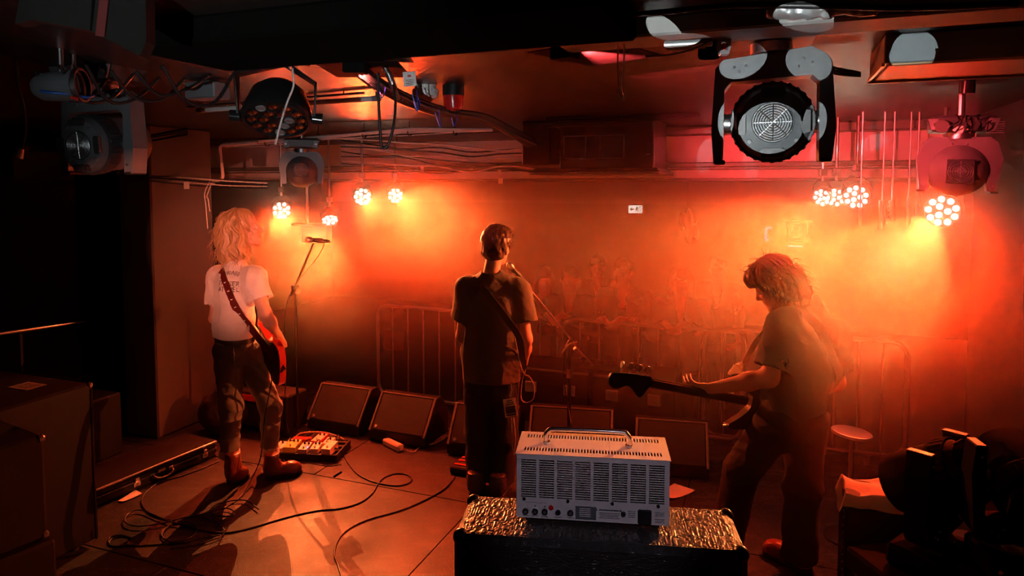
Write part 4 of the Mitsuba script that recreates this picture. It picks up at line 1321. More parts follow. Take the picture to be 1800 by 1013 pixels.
hairp = [ball(P(0, -.012, .052), (.098, .112, .100), A), ball(P(-.020, .02, .105), (.070, .07, .040), A), ball(P(.03, .035, .10), (.055, .06, .038), A), ball(P(0, -.045, -.02), (.078, .072, .062), A)]
hair = blob(hairp, .025, .0055, warp=crop(4, hc, A, .014, .008), sub=sdf([ball(P(0, .10, -.05), (.085, .085, .10), A)] + [ball(P(sx * .092, -.004, -.04), (.030, .032, .06), A) for sx in (-1, 1)], .01))
hk = part(t, 'hair', hair, 'hair_brown', True)
ro, nr = surface_roots(hair, 260, 5, lambda c: ((c - hc) @ A)[:, 2] > .03)
part(hk, 'locks', strands(ro, nr * .35 + A[:, 1] * .7 + rng.normal(0, .25, ro.shape), 3, .026, .0016, .002, 12, .1), 'hair_brown', True, kind='stuff')
shirtp = [cone(ch + [0, 0, .02], be, .185, .182, .70, f), cone(be, pe - [0, 0, .03], .182, .186, .72, f), cone(neck - [0, 0, .02], neck - [0, 0, .06], .070, .10), cone(shR, shL, .073, .073), cone(neck - [0, 0, .06], ch, .11, .16, .7, f),
          sleeve(shR, shR + (elR - shR) * .64, .080, .092), sleeve(shL, shL + (elL - shL) * .62, .080, .090)]
shirt = blob(shirtp, .045, .007, warp=folds(.011, 11, 5, 7), cut=[((0, 0, W(860, 668, 0)[2] * 0 + D(860, 668, ds)[2]), (0, 0, -1))], sub=sdf([cone(neck + [0, 0, .06], neck - [0, 0, .028], .064, .058)]))
part(t, 'shirt', shirt, 'tee_olive', True)
tro = [cone(pe, pe - [0, 0, .06], .150, .155, .76, f), cone(hR, kR, .100, .080), cone(kR, aR - [0, 0, .04], .078, .080), cone(hL, kL, .100, .082), cone(kL, aL - [0, 0, .04], .080, .084)]
trousers = blob(tro, .035, .0075, warp=folds(.009, 13, 10, 8), cut=[(pe + [0, 0, .03], (0, 0, 1)), ((0, 0, .055), (0, 0, -1))])
part(t, 'trousers', trousers, 'denim_black', True)
shoe(t, W(834, 876), W(842, 848), [aL[0], aL[1], .10], 'leather_dark', .1)
shoe(t, W(872, 880), W(888, 852), [aR[0], aR[1], .10], 'leather_dark', .1)
g = thing('stage_pass', 'printed pass card hanging from the singer\'s back pocket', 'pass card')
F = frame(D(897, 717, ds - .15), [1, 0, .14], None, [.05, -1, .05])
part(g, 'card', xf(box(.078, .115, .003, bev=.001), F), 'old_paper')
part(g, 'picture', xf(cat(box(.062, .045, .001, (0, -.012, .002)), *[box(.058 - .012 * q, .006, .001, (0, .022 + .012 * q, .002)) for q in range(3)], box(.062, .012, .001, (0, -.045, .002))), F), 'leather_dark')
part(g, 'ribbon', cat(strip([D(897, 698, ds - .15), D(900, 685, ds - .15), D(898, 672, ds - .14)], [1, 0, 0], .012, .002), cord([D(903, 735, ds - .14), D(906, 770, ds - .13), D(903, 800, ds - .12), D(900, 770, ds - .13), D(899, 735, ds - .14)], .004, 6)), 'old_paper')
g = thing('electric_guitar', 'dark electric guitar in front of the singer, its edge at his right hip', 'guitar')
ga = nz(-rt * .60 + f * .72 + np.array([0, 0, .22]))
GF = frame(D(893, 640, ds + .22), ga, None, nz(f * .6 + rt * .72))
part(g, 'body', xf(prism(sg.Polygon(guitar_outline()), .042, -.021), GF), 'black_gloss')
nk = part(g, 'neck', xf(box(.5, .05, .024, (.37, 0, .01), .008), GF), 'wood_neck')
part(nk, 'headstock', xf(prism([(.61, -.025), (.66, -.04), (.79, -.03), (.80, .0), (.78, .05), (.66, .045), (.61, .025)], .014), GF), 'wood_dark')
part(g, 'strap', strip(spline([(GF @ np.array([-.215, 0, 0, 1]))[:3], D(914, 600, ds - .16), D(890, 560, ds - .175), D(855, 515, ds - .15), D(838, 497, ds - .02), D(838, 520, ds + .16), (GF @ np.array([.18, .12, 0, 1]))[:3]], 5), rt + [0, 0, .5], .040, .003), 'tee_olive')
cable('guitar_cable', 'cable curling from the singer\'s guitar at his right side', [D(905, 592, ds - .13), D(908, 610, ds - .12), D(914, 640, ds - .08), D(922, 658, ds - .05), D(930, 662, ds - .05), D(938, 676, ds - .05), D(938, 700, ds - .05), D(926, 708, ds - .05), D(916, 700, ds - .05), D(918, 670, ds - .05), D(924, 650, ds - .05)], .0035, 'cable_pale')

# ---- the bass player at the right, head bowed
t = thing('person', 'bass player in a dark T-shirt at right, head bowed over the neck', 'person')
f = nz([-.60, .80, 0]); rt = np.array([f[1], -f[0], 0.0])
db = 3.42
hc = D(1362, 500, db - .02)
hp, P, A = head_prims(hc, [-.80, .32, -.52], (-.35, .1, .9), 1.0)
neck = D(1412, 545, db + .02)
shL, shR = D(1382, 575, db - .12), D(1462, 590, db + .10)
elL, wrL = D(1352, 664, db - .16), D(1252, 683, db - .05)
elR, wrR = D(1470, 672, db + .14), D(1370, 708, db + .22)
ch, be, pe = D(1415, 615, db), D(1396, 690, db), D(1392, 715, db)
hL, hR = D(1368, 738, db - .06), D(1418, 738, db + .05)
kL, aL = D(1302, 830, db + .10), D(1278, 932, db + .22)
kR, aR = D(1410, 860, db + .02), D(1404, 975, db + .03)
arms = [cone(shL, elL, .052, .044), cone(elL, elL + (wrL - elL) * .35, .045, .043), cone(elL + (wrL - elL) * .35, wrL, .043, .028), cone(shR, elR, .052, .043), cone(elR, wrR, .043, .028)]
trunk = [cone(ch, be, .15, .14, .68, f), cone(shR, shL, .055, .055), cone(pe, pe - [0, 0, .04], .135, .135, .75, f), cone(hR, kR, .08, .055), cone(kR, aR, .05, .036), cone(hL, kL, .08, .055), cone(kL, aL, .05, .036), cone(neck, ch, .07, .13, .7, f)]
hands = hand_prims(wrL, [-.98, .1, -.02], [-.1, .7, .5], -1, .75) + hand_prims(wrR, [-.85, .1, -.5], [.1, -.6, -.3], 1, .8)
body = blob(hp + K(.03, [cone(P(0, -.03, -.05), neck, .052, .058)]) + K(.03, trunk) + K(.025, arms) + hands, .03, .0062, sub=sockets(P, A))
part(t, 'body', body, 'skin', True)
eyes(t, P, A)
hairp = [ball(P(0, -.018, .050), (.100, .112, .098), A), ball(P(0, -.075, -.035), (.085, .07, .085), A), ball(P(0, .06, .085), (.075, .055, .045), A), cone(P(.06, -.02, -.0), P(.05, -.05, -.06), .045, .04), cone(P(-.06, -.02, -.0), P(-.05, -.05, -.06), .045, .04), cone(P(0, -.10, -.03), P(0, -.10, -.10), .06, .04)]


def shag(p):
    q = (p - hc) @ A
    a = np.arctan2(q[..., 0], q[..., 1])
    n1 = meshkit.noise(np.stack([a * 5.5 + q[..., 2] * 8, q[..., 2] * 12, np.linalg.norm(q, axis=-1) * 9], -1), 21)
    n2 = meshkit.noise(np.stack([a * 17 + q[..., 2] * 14, q[..., 2] * 22, q[..., 1] * 20], -1), 22)
    return .034 * (n1 - .5) + .016 * (n2 - .5)


hair = blob(hairp, .03, .0058, warp=shag, sub=sdf([ball(P(0, .105, -.05), (.078, .075, .095), A)], .02))
hk = part(t, 'hair', hair, 'hair_brown', True)
ro, nr = surface_roots(hair, 330, 6, lambda c: ((c - hc) @ A)[:, 1] < .09)
part(hk, 'locks', strands(ro, nr * .6 + np.array([0, 0, -.35]) - A[:, 1] * .2 + rng.normal(0, .3, ro.shape), 4, .055, .0021, .004, 13, .4), 'hair_brown', True, kind='stuff')
sL = shL + (elL - shL) * .80
shirtp = [cone(ch + [0, 0, .03], be, .190, .176, .74, f), cone(be, pe - [0, 0, .02], .176, .172, .74, f), cone(neck - [0, 0, .025], neck - [0, 0, .07], .085, .11), cone(shR, shL, .082, .082), cone(neck - [0, 0, .05], ch, .13, .18, .74, f),
          sleeve(shL, sL, .086, .082), sleeve(shR, shR + (elR - shR) * .75, .084, .085)]
shirt = blob(shirtp, .05, .007, warp=folds(.014, 12, 6, 12), cut=[(pe - [0, 0, .015], (0, 0, -1))], sub=sdf([cone(neck + nz(P(0, -.03, -.05) - neck) * .09, neck - [0, 0, .03], .072, .062)]))
part(t, 'shirt', shirt, 'tee_black', True)
tro = [cone(pe, pe - [0, 0, .05], .158, .165, .8, f), cone(hL, kL, .108, .085), cone(kL, aL - [0, 0, .05], .083, .085), cone(hR, kR, .108, .088), cone(kR, aR - [0, 0, .05], .086, .088)]
trousers = blob(tro, .04, .0075, warp=folds(.012, 12, 8, 15), cut=[(pe + [0, 0, .03], (0, 0, 1)), ((0, 0, .05), (0, 0, -1))])
part(t, 'trousers', trousers, 'denim_black', True)
ft = lambda a_, d0, d1: ([a_[0] - f[0] * d0, a_[1] - f[1] * d0, 0], [a_[0] + f[0] * d1, a_[1] + f[1] * d1, 0], [a_[0], a_[1], .1])
shoe(t, *ft(aL, .07, .21), 'leather_dark', .1)
shoe(t, *ft(aR, .07, .21), 'leather_red', .1)
# the bass guitar: headstock at left under the fretting hand, body in front of him
g = thing('bass_guitar', 'dark four-string bass guitar held by the bowed player, headstock at left', 'bass guitar')
n0, n1 = D(1143, 673, 3.30), D(1300, 703, 3.43)
ga = nz(n0 - n1)
gup = nz(np.array([0, 0, 1.0]) - ga * ga[2])
GF = frame(n0, -ga, gup)                       # x runs from nut to body, y up, z towards the player's back
Lb = np.linalg.norm(n1 - n0)
nk = part(g, 'neck', xf(cat(box(Lb + .05, .046, .022, ((Lb + .05) / 2, 0, 0), .008)), GF), 'wood_dark')
hs = spline(np.array([(.0, .026), (-.02, .030), (-.13, .024), (-.175, .018), (-.212, .012), (-.222, -.018), (-.205, -.052), (-.165, -.058), (-.125, -.036), (-.09, -.044), (-.05, -.078), (-.028, -.072), (-.008, -.030), (0, -.024), (0, .026)]), 5)
part(nk, 'headstock', xf(prism(sg.Polygon(hs).buffer(0), .016, -.012), GF), 'black')
tn = []
for q in range(4):
    x = -.028 - .047 * q
    k = part(nk, 'tuner', xf(cat(rod((x, .02, -.002), (x, .045, -.002), .0045, n=8), xf(lathe([(0, -.004), (.017, -.004), (.019, 0), (.017, .004), (0, .004)], 16), frame((x, .060, -.002), [1, 0, 0], None, [.3, 0, 1]) if q < 3 else frame((x, .060, -.002), [.2, 0, 1], None, [1, 0, .1]))), GF), 'steel', 40)
part(nk, 'fret_edge', xf(box(Lb, .003, .004, (Lb / 2, .0235, .004)), GF), 'wood_neck')
part(nk, 'nut', xf(box(.006, .044, .006, (.0, 0, -.012), .001), GF), 'tee_white')
part(g, 'strings', xf(cat(*[rod((-.03 - .047 * q, .016 - .009 * q, -.014), (Lb + .32, .016 - .011 * q, -.024), .0011, n=4) for q in range(4)]), GF), 'steel')
bo = spline(np.array([(Lb + .06, .03), (Lb - .02, .085), (Lb - .075, .105), (Lb - .07, .125), (Lb + .0, .14), (Lb + .08, .125), (Lb + .15, .115), (Lb + .24, .145), (Lb + .34, .155), (Lb + .42, .11), (Lb + .45, .0), (Lb + .42, -.12), (Lb + .33, -.175), (Lb + .22, -.155), (Lb + .13, -.125), (Lb + .06, -.14), (Lb - .02, -.15), (Lb - .04, -.13), (Lb + .02, -.08), (Lb + .06, -.03), (Lb + .06, .03)]), 5)
part(g, 'body', xf(prism(sg.Polygon(bo).buffer(0), .042, -.024), GF @ trimesh.transformations.translation_matrix([0, 0, 0])), 'wood_dark')
part(g, 'strap_button', xf(rod((Lb - .07, .115, 0), (Lb - .09, .120, 0), .005, .008, 8), GF), 'chrome', 40)
part(g, 'horn_button', xf(rod((Lb - .035, -.14, 0), (Lb - .06, -.145, 0), .005, .007, 8), GF), 'chrome', 40)
hb = (GF @ np.array([Lb - .08, .12, .0, 1]))[:3]
stp = spline([hb, D(1312, 630, 3.40), D(1335, 590, 3.36), D(1362, 560, 3.30), D(1400, 549, 3.29), D(1425, 560, 3.22), D(1447, 588, 3.20), D(1462, 625, 3.22), D(1474, 670, 3.30), (GF @ np.array([Lb + .45, 0, 0, 1]))[:3]], 6)
sk = part(g, 'strap', strip(stp, nz([.45, -.1, .6]), .042, .004), 'strap_tan', label='tan strap over the shoulder')
part(sk, 'leather_end', strip([hb + [0, 0, -.01], hb + (D(1312, 630, 3.40) - hb) * .45], nz([.45, -.1, .6]), .05, .006), 'pedal_cream')


# ---- people at the barrier and behind it
def onlooker(label, px, py, v, face, hairm, top, style=0, arms=True, h=1.70, seed=0, fine=True, group=None):
    hc = DV(px, py, v)
    t = thing('person', label, 'person', group)
    f = nz(face)
    hp, P, A = head_prims(hc, f, (0, 0, 1), .98, True)
    f2 = nz([f[0], f[1], 0]); r = np.array([f2[1], -f2[0], 0])
    neck = hc - [0, 0, .17]
    sR, sL = neck - [0, 0, .06] + r * .175, neck - [0, 0, .06] - r * .175
    ch, be = neck - [0, 0, .22], neck - [0, 0, .52]
    hip = neck - [0, 0, .62]
    fl = -.35
    if arms:
        rail = hc * 0 + RM(0, 5.97, 0)
        u0 = hc @ UX
        eR, eL = sR + [0, 0, -.26] + r * .07 + f2 * .04, sL + [0, 0, -.26] - r * .07 + f2 * .04
        wR = RM(u0 - .02 - .07 * (1 if r @ UX < 0 else -1) * 1.0, 5.99, .795)
        wL = RM(u0 - .02 + .07 * (1 if r @ UX < 0 else -1), 5.99, .80)
    else:
        eR, eL = sR + [0, 0, -.28] + r * .05, sL + [0, 0, -.28] - r * .05
        wR, wL = eR + [0, 0, -.22] + f2 * .12, eL + [0, 0, -.22] + f2 * .12
    am = [cone(sR, eR, .05, .042), cone(eR, wR, .042, .027), cone(sL, eL, .05, .042), cone(eL, wL, .042, .027)]
    tr = [cone(neck + [0, 0, .08], neck - [0, 0, .05], .05, .055), cone(ch, be, .145, .13, .66, f2), cone(sR, sL, .05, .05), cone(hip, hip - [0, 0, .06], .13, .12, .7, f2)]
    lg = []
    for s in (-1, 1):
        a, b = hip + r * s * .09, np.array([*(hip + r * s * .11)[:2], fl + .10])
        lg += [cone(a, (a + b) / 2 + f2 * .02, .08, .055), cone((a + b) / 2 + f2 * .02, b, .053, .037)]
    hd = hand_prims(wR, f2 * .6 - r * .5 + [0, 0, -.5], -f2 * .3 - r, 1, .7) + hand_prims(wL, f2 * .6 + r * .5 + [0, 0, -.5], -f2 * .3 + r, -1, .7)
    part(t, 'body', blob(hp + K(.03, [cone(P(0, -.03, -.05), neck, .05, .055)] + tr + lg) + K(.025, am) + hd, .03, .0095, sub=sockets(P, A)), 'skin', True)
    if style == 0:
        hr = [ball(P(0, -.016, .048), (.086, .102, .09), A), ball(P(0, .04, .09), (.06, .05, .035), A)]
        hs = [ball(P(0, .10, -.05), (.085, .085, .10), A)]
    else:
        hr = [ball(P(0, -.016, .045), (.094, .106, .094), A), cone(P(.06, -.03, 0), P(.075, -.03, -.22), .05, .055), cone(P(-.06, -.03, 0), P(-.075, -.03, -.22), .05, .055), cone(P(0, -.07, 0), P(0, -.08, -.22), .08, .08)]
        hs = [ball(P(0, .11, -.065), (.068, .09, .09), A)]
    part(t, 'hair', blob(hr, .03, .010, warp=crop(seed, hc, A, .016, .008), sub=sdf(hs, .01)), hairm, True)
    cl = [cone(ch + [0, 0, .04], be, .175, .165, .72, f2), cone(be, hip - [0, 0, .03], .165, .168, .75, f2), cone(sR, sL, .072, .072), cone(neck - [0, 0, .05], ch, .10, .15, .7, f2), sleeve(sR, eR, .074, .060), sleeve(sL, eL, .074, .060), sleeve(eR, eR + (wR - eR) * .82, .060, .044), sleeve(eL, eL + (wL - eL) * .82, .060, .044)]
    part(t, 'jacket', blob(cl, .04, .010, warp=folds(.014, 12, 8, seed + 30), cut=[(hip - [0, 0, .08], (0, 0, -1))], sub=sdf([cone(neck + [0, 0, .08], ch + f2 * .13 + [0, 0, .03], .06, .03)])), top, True)
    tp = []
    for s in (-1, 1):
        a, b = hip + r * s * .09, np.array([*(hip + r * s * .11)[:2], fl + .06])
        tp += [cone(a, b, .10, .075)]
    part(t, 'trousers', blob(tp + [cone(hip + [0, 0, .02], hip - [0, 0, .05], .15, .155, .75, f2)], .04, .014, warp=folds(.010, 12, 8, seed + 60), cut=[(hip + [0, 0, .0], (0, 0, 1))]), 'denim_black', True)
    for s in (-1, 1):
        b = np.array([*(hip + r * s * .11)[:2], fl])
        part(t, 'shoe', blob([cone(b + [0, 0, .05] - f2 * .03, b + [0, 0, .045] + f2 * .16, .05, .042)], .02, .014, cut=[((0, 0, fl + .002), (0, 0, -1))]), 'leather_dark', True)
    return t, P, A


tow = lambda px, v, side=0.0: nz((CAM - DV(px, 480, v)) * [1, 1, 0] + np.array([side, 0, -.15]))
onlooker('woman with long hair behind the barrier, nearest the singer\'s shoulder', 957, 492, 6.55, tow(957, 6.5, .8), 'hair_brown', 'jacket_mid', 1, False, seed=1)
onlooker('bearded man behind the barrier, second from the singer', 1001, 492, 6.42, tow(1001, 6.4, -.6), 'hair_dark', 'jacket', 0, True, seed=2)
tm, P, A = onlooker('tall man in an open dark jacket, hands hanging over the barrier', 1096, 478, 6.38, tow(1096, 6.4, -.7), 'hair_dark', 'jacket', 0, True, seed=3)
onlooker('girl with a fringe and pale sleeves leaning on the barrier', 1197, 496, 6.30, tow(1197, 6.3, .2), 'hair_dark', 'jacket_mid', 1, True, seed=4)
onlooker('spectator in the haze behind the tall man', 1050, 470, 7.7, tow(1050, 7.7, .5), 'hair_dark', 'jacket', 0, False, seed=5)
onlooker('spectator in the haze behind the girl with a fringe', 1262, 474, 7.5, tow(1262, 7.5, -.5), 'hair_brown', 'jacket', 0, False, seed=6)

# ------------------------------------------------------------------ stage gear
C7, S7 = math.cos(math.radians(7)), math.sin(math.radians(7))
XC, YC = np.array([C7, -S7, 0]), np.array([S7, C7, 0])      # the cabinet's width and depth directions
ZT = 1.088
cf = W(1050, 958, ZT)                                     # middle of its near top edge
CF = frame([cf[0], cf[1], 0], XC, YC)
t = thing('guitar_cabinet', 'big tolex guitar cabinet in the foreground, seen from behind', 'speaker cabinet')
part(t, 'body', xf(box(.745, .245, ZT - .035, (0, .1225, (ZT + .035) / 2), .016), CF), 'tolex')
gx, gy = np.meshgrid(np.arange(-.355, .3551, .0021), np.arange(.016, .2291, .0021), indexing='ij')
q = np.stack([gx * 150, gy * 62 + 1.5 * meshkit.noise(np.stack([gx * 40, gy * 40, gx * 0], -1)), gx * 0], -1)
hz_ = np.abs(meshkit.noise(q, 3) - .5) * 2 + .5 * np.abs(meshkit.noise(q * [1.9, 2.3, 1] + 7, 4) - .5)
rim = np.clip(np.minimum(np.minimum(gx + .355, .355 - gx), np.minimum(gy - .016, .229 - gy)) / .006, 0, 1)
gv_ = np.stack([gx, gy, ZT - .0008 + .0026 * hz_ * rim], -1).reshape(-1, 3)
ni, nj = gx.shape
ii, jj = np.meshgrid(np.arange(ni - 1), np.arange(nj - 1), indexing='ij')
k0 = (ii * nj + jj).ravel()
q4 = np.stack([k0, k0 + nj, k0 + nj + 1, k0 + 1], 1)
part(t, 'textured_cover', xf(trimesh.Trimesh(gv_, np.vstack([q4[:, [0, 1, 2]], q4[:, [0, 2, 3]]]), process=False), CF), 'tolex_cover', True, label='grained black covering on top')
part(t, 'back_panel', xf(box(.68, .012, .90, (0, .002, .55), .003), CF), 'tolex_plain')
for sx in (-1, 1):
    for y in (.024, .222):
        c = blob([ball((0, 0, -.006), (.021, .021, .022))], h=.004)
        part(t, 'corner', xf(c, CF @ trimesh.transformations.translation_matrix([sx * .357, y, ZT - .008])), 'black_gloss', True)
    part(t, 'side_handle', xf(box(.012, .12, .10, (sx * .372, .12, .62), .004), CF), 'black')
    for y in (.04, .2):
        part(t, 'foot', xf(rod((sx * .32, y, 0), (sx * .32, y, .04), .025, n=12), CF), 'rubber', 40)
for x in (-.30, -.1, .1, .30):
    part(t, 'screw', xf(rod((x, -.007, .965), (x, -.003, .965), .005, n=8), CF), 'steel', 40)

# the small amp head on it, its slotted back towards us
AW, AD, AH = .405, .160, .176
ac = D(1040, 938, 1.775)
AF = frame([ac[0], ac[1], ZT + .012], XC, YC)
t = thing('guitar_amplifier', 'small white metal valve amp head with slotted back and chrome handle', 'guitar amplifier')
part(t, 'side_panels', xf(cat(*[box(.0016, AD, AH, (s * (AW / 2 - .0008), AD / 2, AH / 2)) for s in (-1, 1)], box(AW, .0016, AH, (0, AD, AH / 2)), box(AW, AD, .0016, (0, AD / 2, .0008))), AF), 'amp_shell')
holes = []
for row in (.034, AD - .030):
    for k in range(46):
        x = -AW / 2 + .020 + (AW - .040) * k / 45
        holes.append(sg.box(x - .0021, row - .0125, x + .0021, row + .0125))
top = sg.box(-AW / 2 - .003, -.004, AW / 2 + .003, AD + .003)
for hh in holes:
    top = top.difference(hh)
part(t, 'top_panel', xf(prism(top, .0018, AH), AF), 'amp_shell')
back = sg.box(-AW / 2, 0, AW / 2, AH)
bh = []
for c in range(8):
    x0 = -AW / 2 + .0085 + c * (AW - .017) / 8 + .004
    x1 = x0 + (AW - .017) / 8 - .008
    for r in range(17):
        z = AH - .0165 - r * .0063
        bh.append(sg.box(x0, z - .0020, x1, z + .0020))
import shapely
back = back.difference(shapely.union_all(bh))
bm = xf(prism(back, .0016), np.array([[1, 0, 0, 0], [0, 0, -1, .0016], [0, 1, 0, 0], [0, 0, 0, 1.0]]))
if bm.volume < 0:
    bm.invert()
part(t, 'back_panel', xf(bm, AF), 'amp_shell')
for x, w in ((.140, .105), (-.145, .100), (.035, .070)):
    k = part(t, 'transformer', xf(box(w, .060, .112, (x, .058, .104), .004), AF), 'black')  # unseen black blocks added so the slots look dark inside
    part(k, 'coil', xf(box(w * .72, .096, .060, (x, .060, .104), .006), AF), 'leather_dark')
part(t, 'circuit_tray', xf(box(AW - .012, .120, .040, (0, .078, .026), .002), AF), 'mover')
for q in range(4):
    part(t, 'valve', xf(lathe([(0, .02), (.011, .02), (.012, .03), (.012, .075), (.008, .085), (0, .088)], 14), AF @ trimesh.transformations.translation_matrix([-.075 + .032 * q, .052 + .03 * (q % 2), .040])), 'galv', 40)
hx = (-.128, .100)
part(t, 'handle', xf(cord([(hx[0] - .002, AD * .52, AH), (hx[0] - .002, AD * .52, AH + .022), (hx[0] + .006, AD * .52, AH + .036), (hx[0] + .022, AD * .52, AH + .041), (-.014, AD * .52, AH + .042), (hx[1] - .022, AD * .52, AH + .041), (hx[1] - .006, AD * .52, AH + .036), (hx[1] + .002, AD * .52, AH + .022), (hx[1] + .002, AD * .52, AH)], .0068, 6, 12), AF), 'chrome', True)
for q in hx:
    part(t, 'handle_mount', xf(rod((q, AD * .52, AH), (q, AD * .52, AH + .006), .011, n=14), AF), 'chrome', 40)
for x, z, r in ((-.178, .018, .0082), (-.152, .019, .0082), (-.126, .0195, .0082), (-.090, .020, .007), (-.057, .0205, .0082)):
    k = part(t, 'jack', xf(cat(rod((x, -.005, z), (x, .001, z), r, n=16)), AF), 'black_gloss', 40)
    part(k, 'nut', xf(rod((x, -.0062, z), (x, -.0048, z), r * .52, n=10), AF), 'steel' if r > .0075 else 'black', 40)
part(t, 'voltage_switch', xf(rod((-.109, -.003, .032), (-.109, .001, .032), .0068, n=14), AF), 'red_plastic', 40)
part(t, 'fuse_holder', xf(rod((.083, -.006, .026), (.083, .001, .026), .0065, n=14), AF), 'black_gloss', 40)
part(t, 'mains_socket', xf(cat(box(.036, .006, .040, (.139, -.002, .021), .003)), AF), 'black')
for x, z in ((-.182, .052), (-.064, .052), (.054, .052), (.174, .052)):
    part(t, 'screw', xf(rod((x, -.0028, z), (x, .0005, z), .0045, n=10), AF), 'black', 40)
lab = [box(.055, .0008, .036, (-.016, -.0004, .022))]
part(t, 'rating_label', xf(cat(*lab), AF), 'print_grey')
part(t, 'label_lines', xf(cat(*[box(.030, .0006, .0022, (-.018, -.0011, .034 - .0052 * q)) for q in range(5)]), AF), 'amp_shell')
def on_back(m, x, z):
    return xf(m, AF @ np.array([[1, 0, 0, x], [0, 0, -1, -.0002], [0, 1, 0, z], [0, 0, 0, 1.0]]))
pr = [box(.052, .0005, .004, (.045, -.0003, .033)), box(.056, .0005, .0008, (-.150, -.0003, .043))]
pr += [box(.056 - .004 * (q % 3), .0005, .0016, (.046, -.0003, .025 - .0045 * q)) for q in range(4)] + [box(.026 - .003 * (q % 2), .0005, .0016, (.178, -.0003, .034 - .0045 * q)) for q in range(7) if q != 3] + [box(.020, .0005, .0016, (.105, -.0003, .033 - .005 * q)) for q in range(4)] + [box(.018, .0005, .0016, (x, -.0003, .006)) for x in (-.178, -.152, -.126, -.09, -.057)]
pr = [xf(m, AF) for m in pr] + [on_back(prism([(-.004, -.003), (.004, -.003), (0, .004)], .0005), x, .0335) for x in (.012, .076)] + [on_back(prism([(-.003, -.002), (.003, -.002), (0, .003)], .0005), x, .0335) for x in (-.152, -.126)]
part(t, 'printing', cat(*pr), 'print_grey', kind='stuff')
for sx in (-1, 1):
    for y in (.02, AD - .02):
        part(t, 'foot', xf(rod((sx * .17, y, -.012), (sx * .17, y, .001), .011, n=12), AF), 'rubber', 40)

# guitar case along the left of the stage
p0, p1 = W(168, 894), W(383, 801)
dv = nz(p1 - p0)
L = 1.22
KF = frame(p1 - dv * L / 2, dv, np.cross([0, 0, 1], dv))      # x along the case, y away to the left
t = thing('guitar_case', 'long dark guitar case with brass edge latches lying on the stage', 'guitar case')
part(t, 'base', xf(box(L, .36, .058, (0, .18, .031), .010), KF), 'tolex_plain')
lid = part(t, 'lid', xf(box(L, .36, .052, (0, .18, .088), .014), KF), 'tolex_plain')
part(lid, 'edge_binding', xf(cat(cord([(-L / 2 + .012, .004, .109), (0, .004, .110), (L / 2 - .012, .004, .109)], .008, 3, 8), cord([(L / 2 - .004, .012, .109), (L / 2 - .004, .2, .109), (L / 2 - .004, .345, .109)], .006, 3, 8)), KF), 'steel', True)  # bright strips stand for the highlight along the lid edge
part(t, 'seam', xf(box(L - .01, .362, .004, (0, .18, .0605)), KF), 'steel')
for x in (-.44, -.03, .50):
    k = part(t, 'latch', xf(cat(box(.045, .006, .030, (x, -.003, .042), .002), box(.028, .008, .026, (x, -.004, .072), .002)), KF), 'chrome')
    part(k, 'key_cylinder', xf(rod((x, -.012, .045), (x, -.004, .045), .007, n=12), KF), 'steel', 40)
hk = part(t, 'handle', xf(cord([(.08, -.004, .058), (.085, -.028, .045), (.12, -.036, .030), (.18, -.036, .030), (.215, -.028, .045), (.22, -.004, .058)], .008, 6, 8), KF), 'leather_dark', True)
for x in (.08, .22):
    part(hk, 'mount', xf(box(.03, .006, .018, (x, -.003, .060), .002), KF), 'chrome')
part(t, 'name_plate', xf(box(.05, .003, .018, (.15, -.0015, .066), .001), KF), 'gold_metal')
for sx in (-1, 1):
    for z in (.02, .10):
        part(t, 'corner', xf(box(.03, .03, .026, (sx * (L / 2 - .014), .014, z), .006), KF), 'chrome' if sx < 0 else 'steel')

# road case behind it, and the pile at far left
def road_case(t, F, w, d, h, m='tolex_plain', latch=True):
    part(t, 'body', xf(box(w, d, h, (0, d / 2, h / 2), .012), F), m)
    e = []
    for sx in (-1, 1):
        e.append(box(.026, .026, h - .02, (sx * (w / 2 - .010), .010, h / 2), .003))
    part(t, 'edging', xf(cat(*e), F), 'black_gloss')
    for sx in (-1, 1):
        for z in (.02, h - .02):
            part(t, 'ball_corner', xf(trimesh.creation.icosphere(2, .024), F @ trimesh.transformations.translation_matrix([sx * (w / 2 - .012), .012, z])), 'steel', True)


q = W(182, 792)
t = thing('road_case', 'dark road case with two bright latches behind the guitar case', 'flight case')
RF = frame(W(214, 800) - UX * .28 - VX * .30, UX, VX)
road_case(t, RF, .50, .34, .46)
for z, x in ((.20, .10), (.06, .11)):
    k = part(t, 'latch', xf(cat(box(.075, .010, .05, (x - .02, -.003, z), .002)), RF), 'steel')
    part(k, 'butterfly', xf(box(.040, .012, .018, (x - .02, -.011, z), .003), RF), 'chrome')

c1 = D(163, 673, 3.70)
BF = frame([c1[0], c1[1], 0], UX, VX)           # its far right corner is c1
t = thing('speaker_stack', 'tall black speaker cabinet at the left edge of the stage', 'speaker cabinet')
hB = c1[2]
part(t, 'body', xf(box(.72, 1.05, hB - .03, (-.36, -.525, (hB + .03) / 2), .012), BF), 'tolex_plain')
part(t, 'edge_strip', xf(cat(box(.008, .014, hB - .06, (.002, -.012, hB / 2), .002), box(.70, .010, .008, (-.36, -.004, hB), .002)), BF), 'black_gloss')
for y in (-.014, -1.03):
    part(t, 'corner', xf(box(.03, .03, .03, (-.008, y, hB - .012), .008), BF), 'steel')
for x, y in ((-.06, -.1), (-.66, -.1), (-.06, -.95), (-.66, -.95)):
    part(t, 'foot', xf(rod((x, y, 0), (x, y, .035), .025, n=10), BF), 'rubber', 40)
t = thing('set_list', 'dim printed sheet lying on the tall black cabinet', 'paper')
o = W(48, 678, hB + .004)
part(t, 'sheet', xf(box(.15, .11, .0015), frame([o[0], o[1], hB + .0018], UX, VX)), 'jacket_mid')
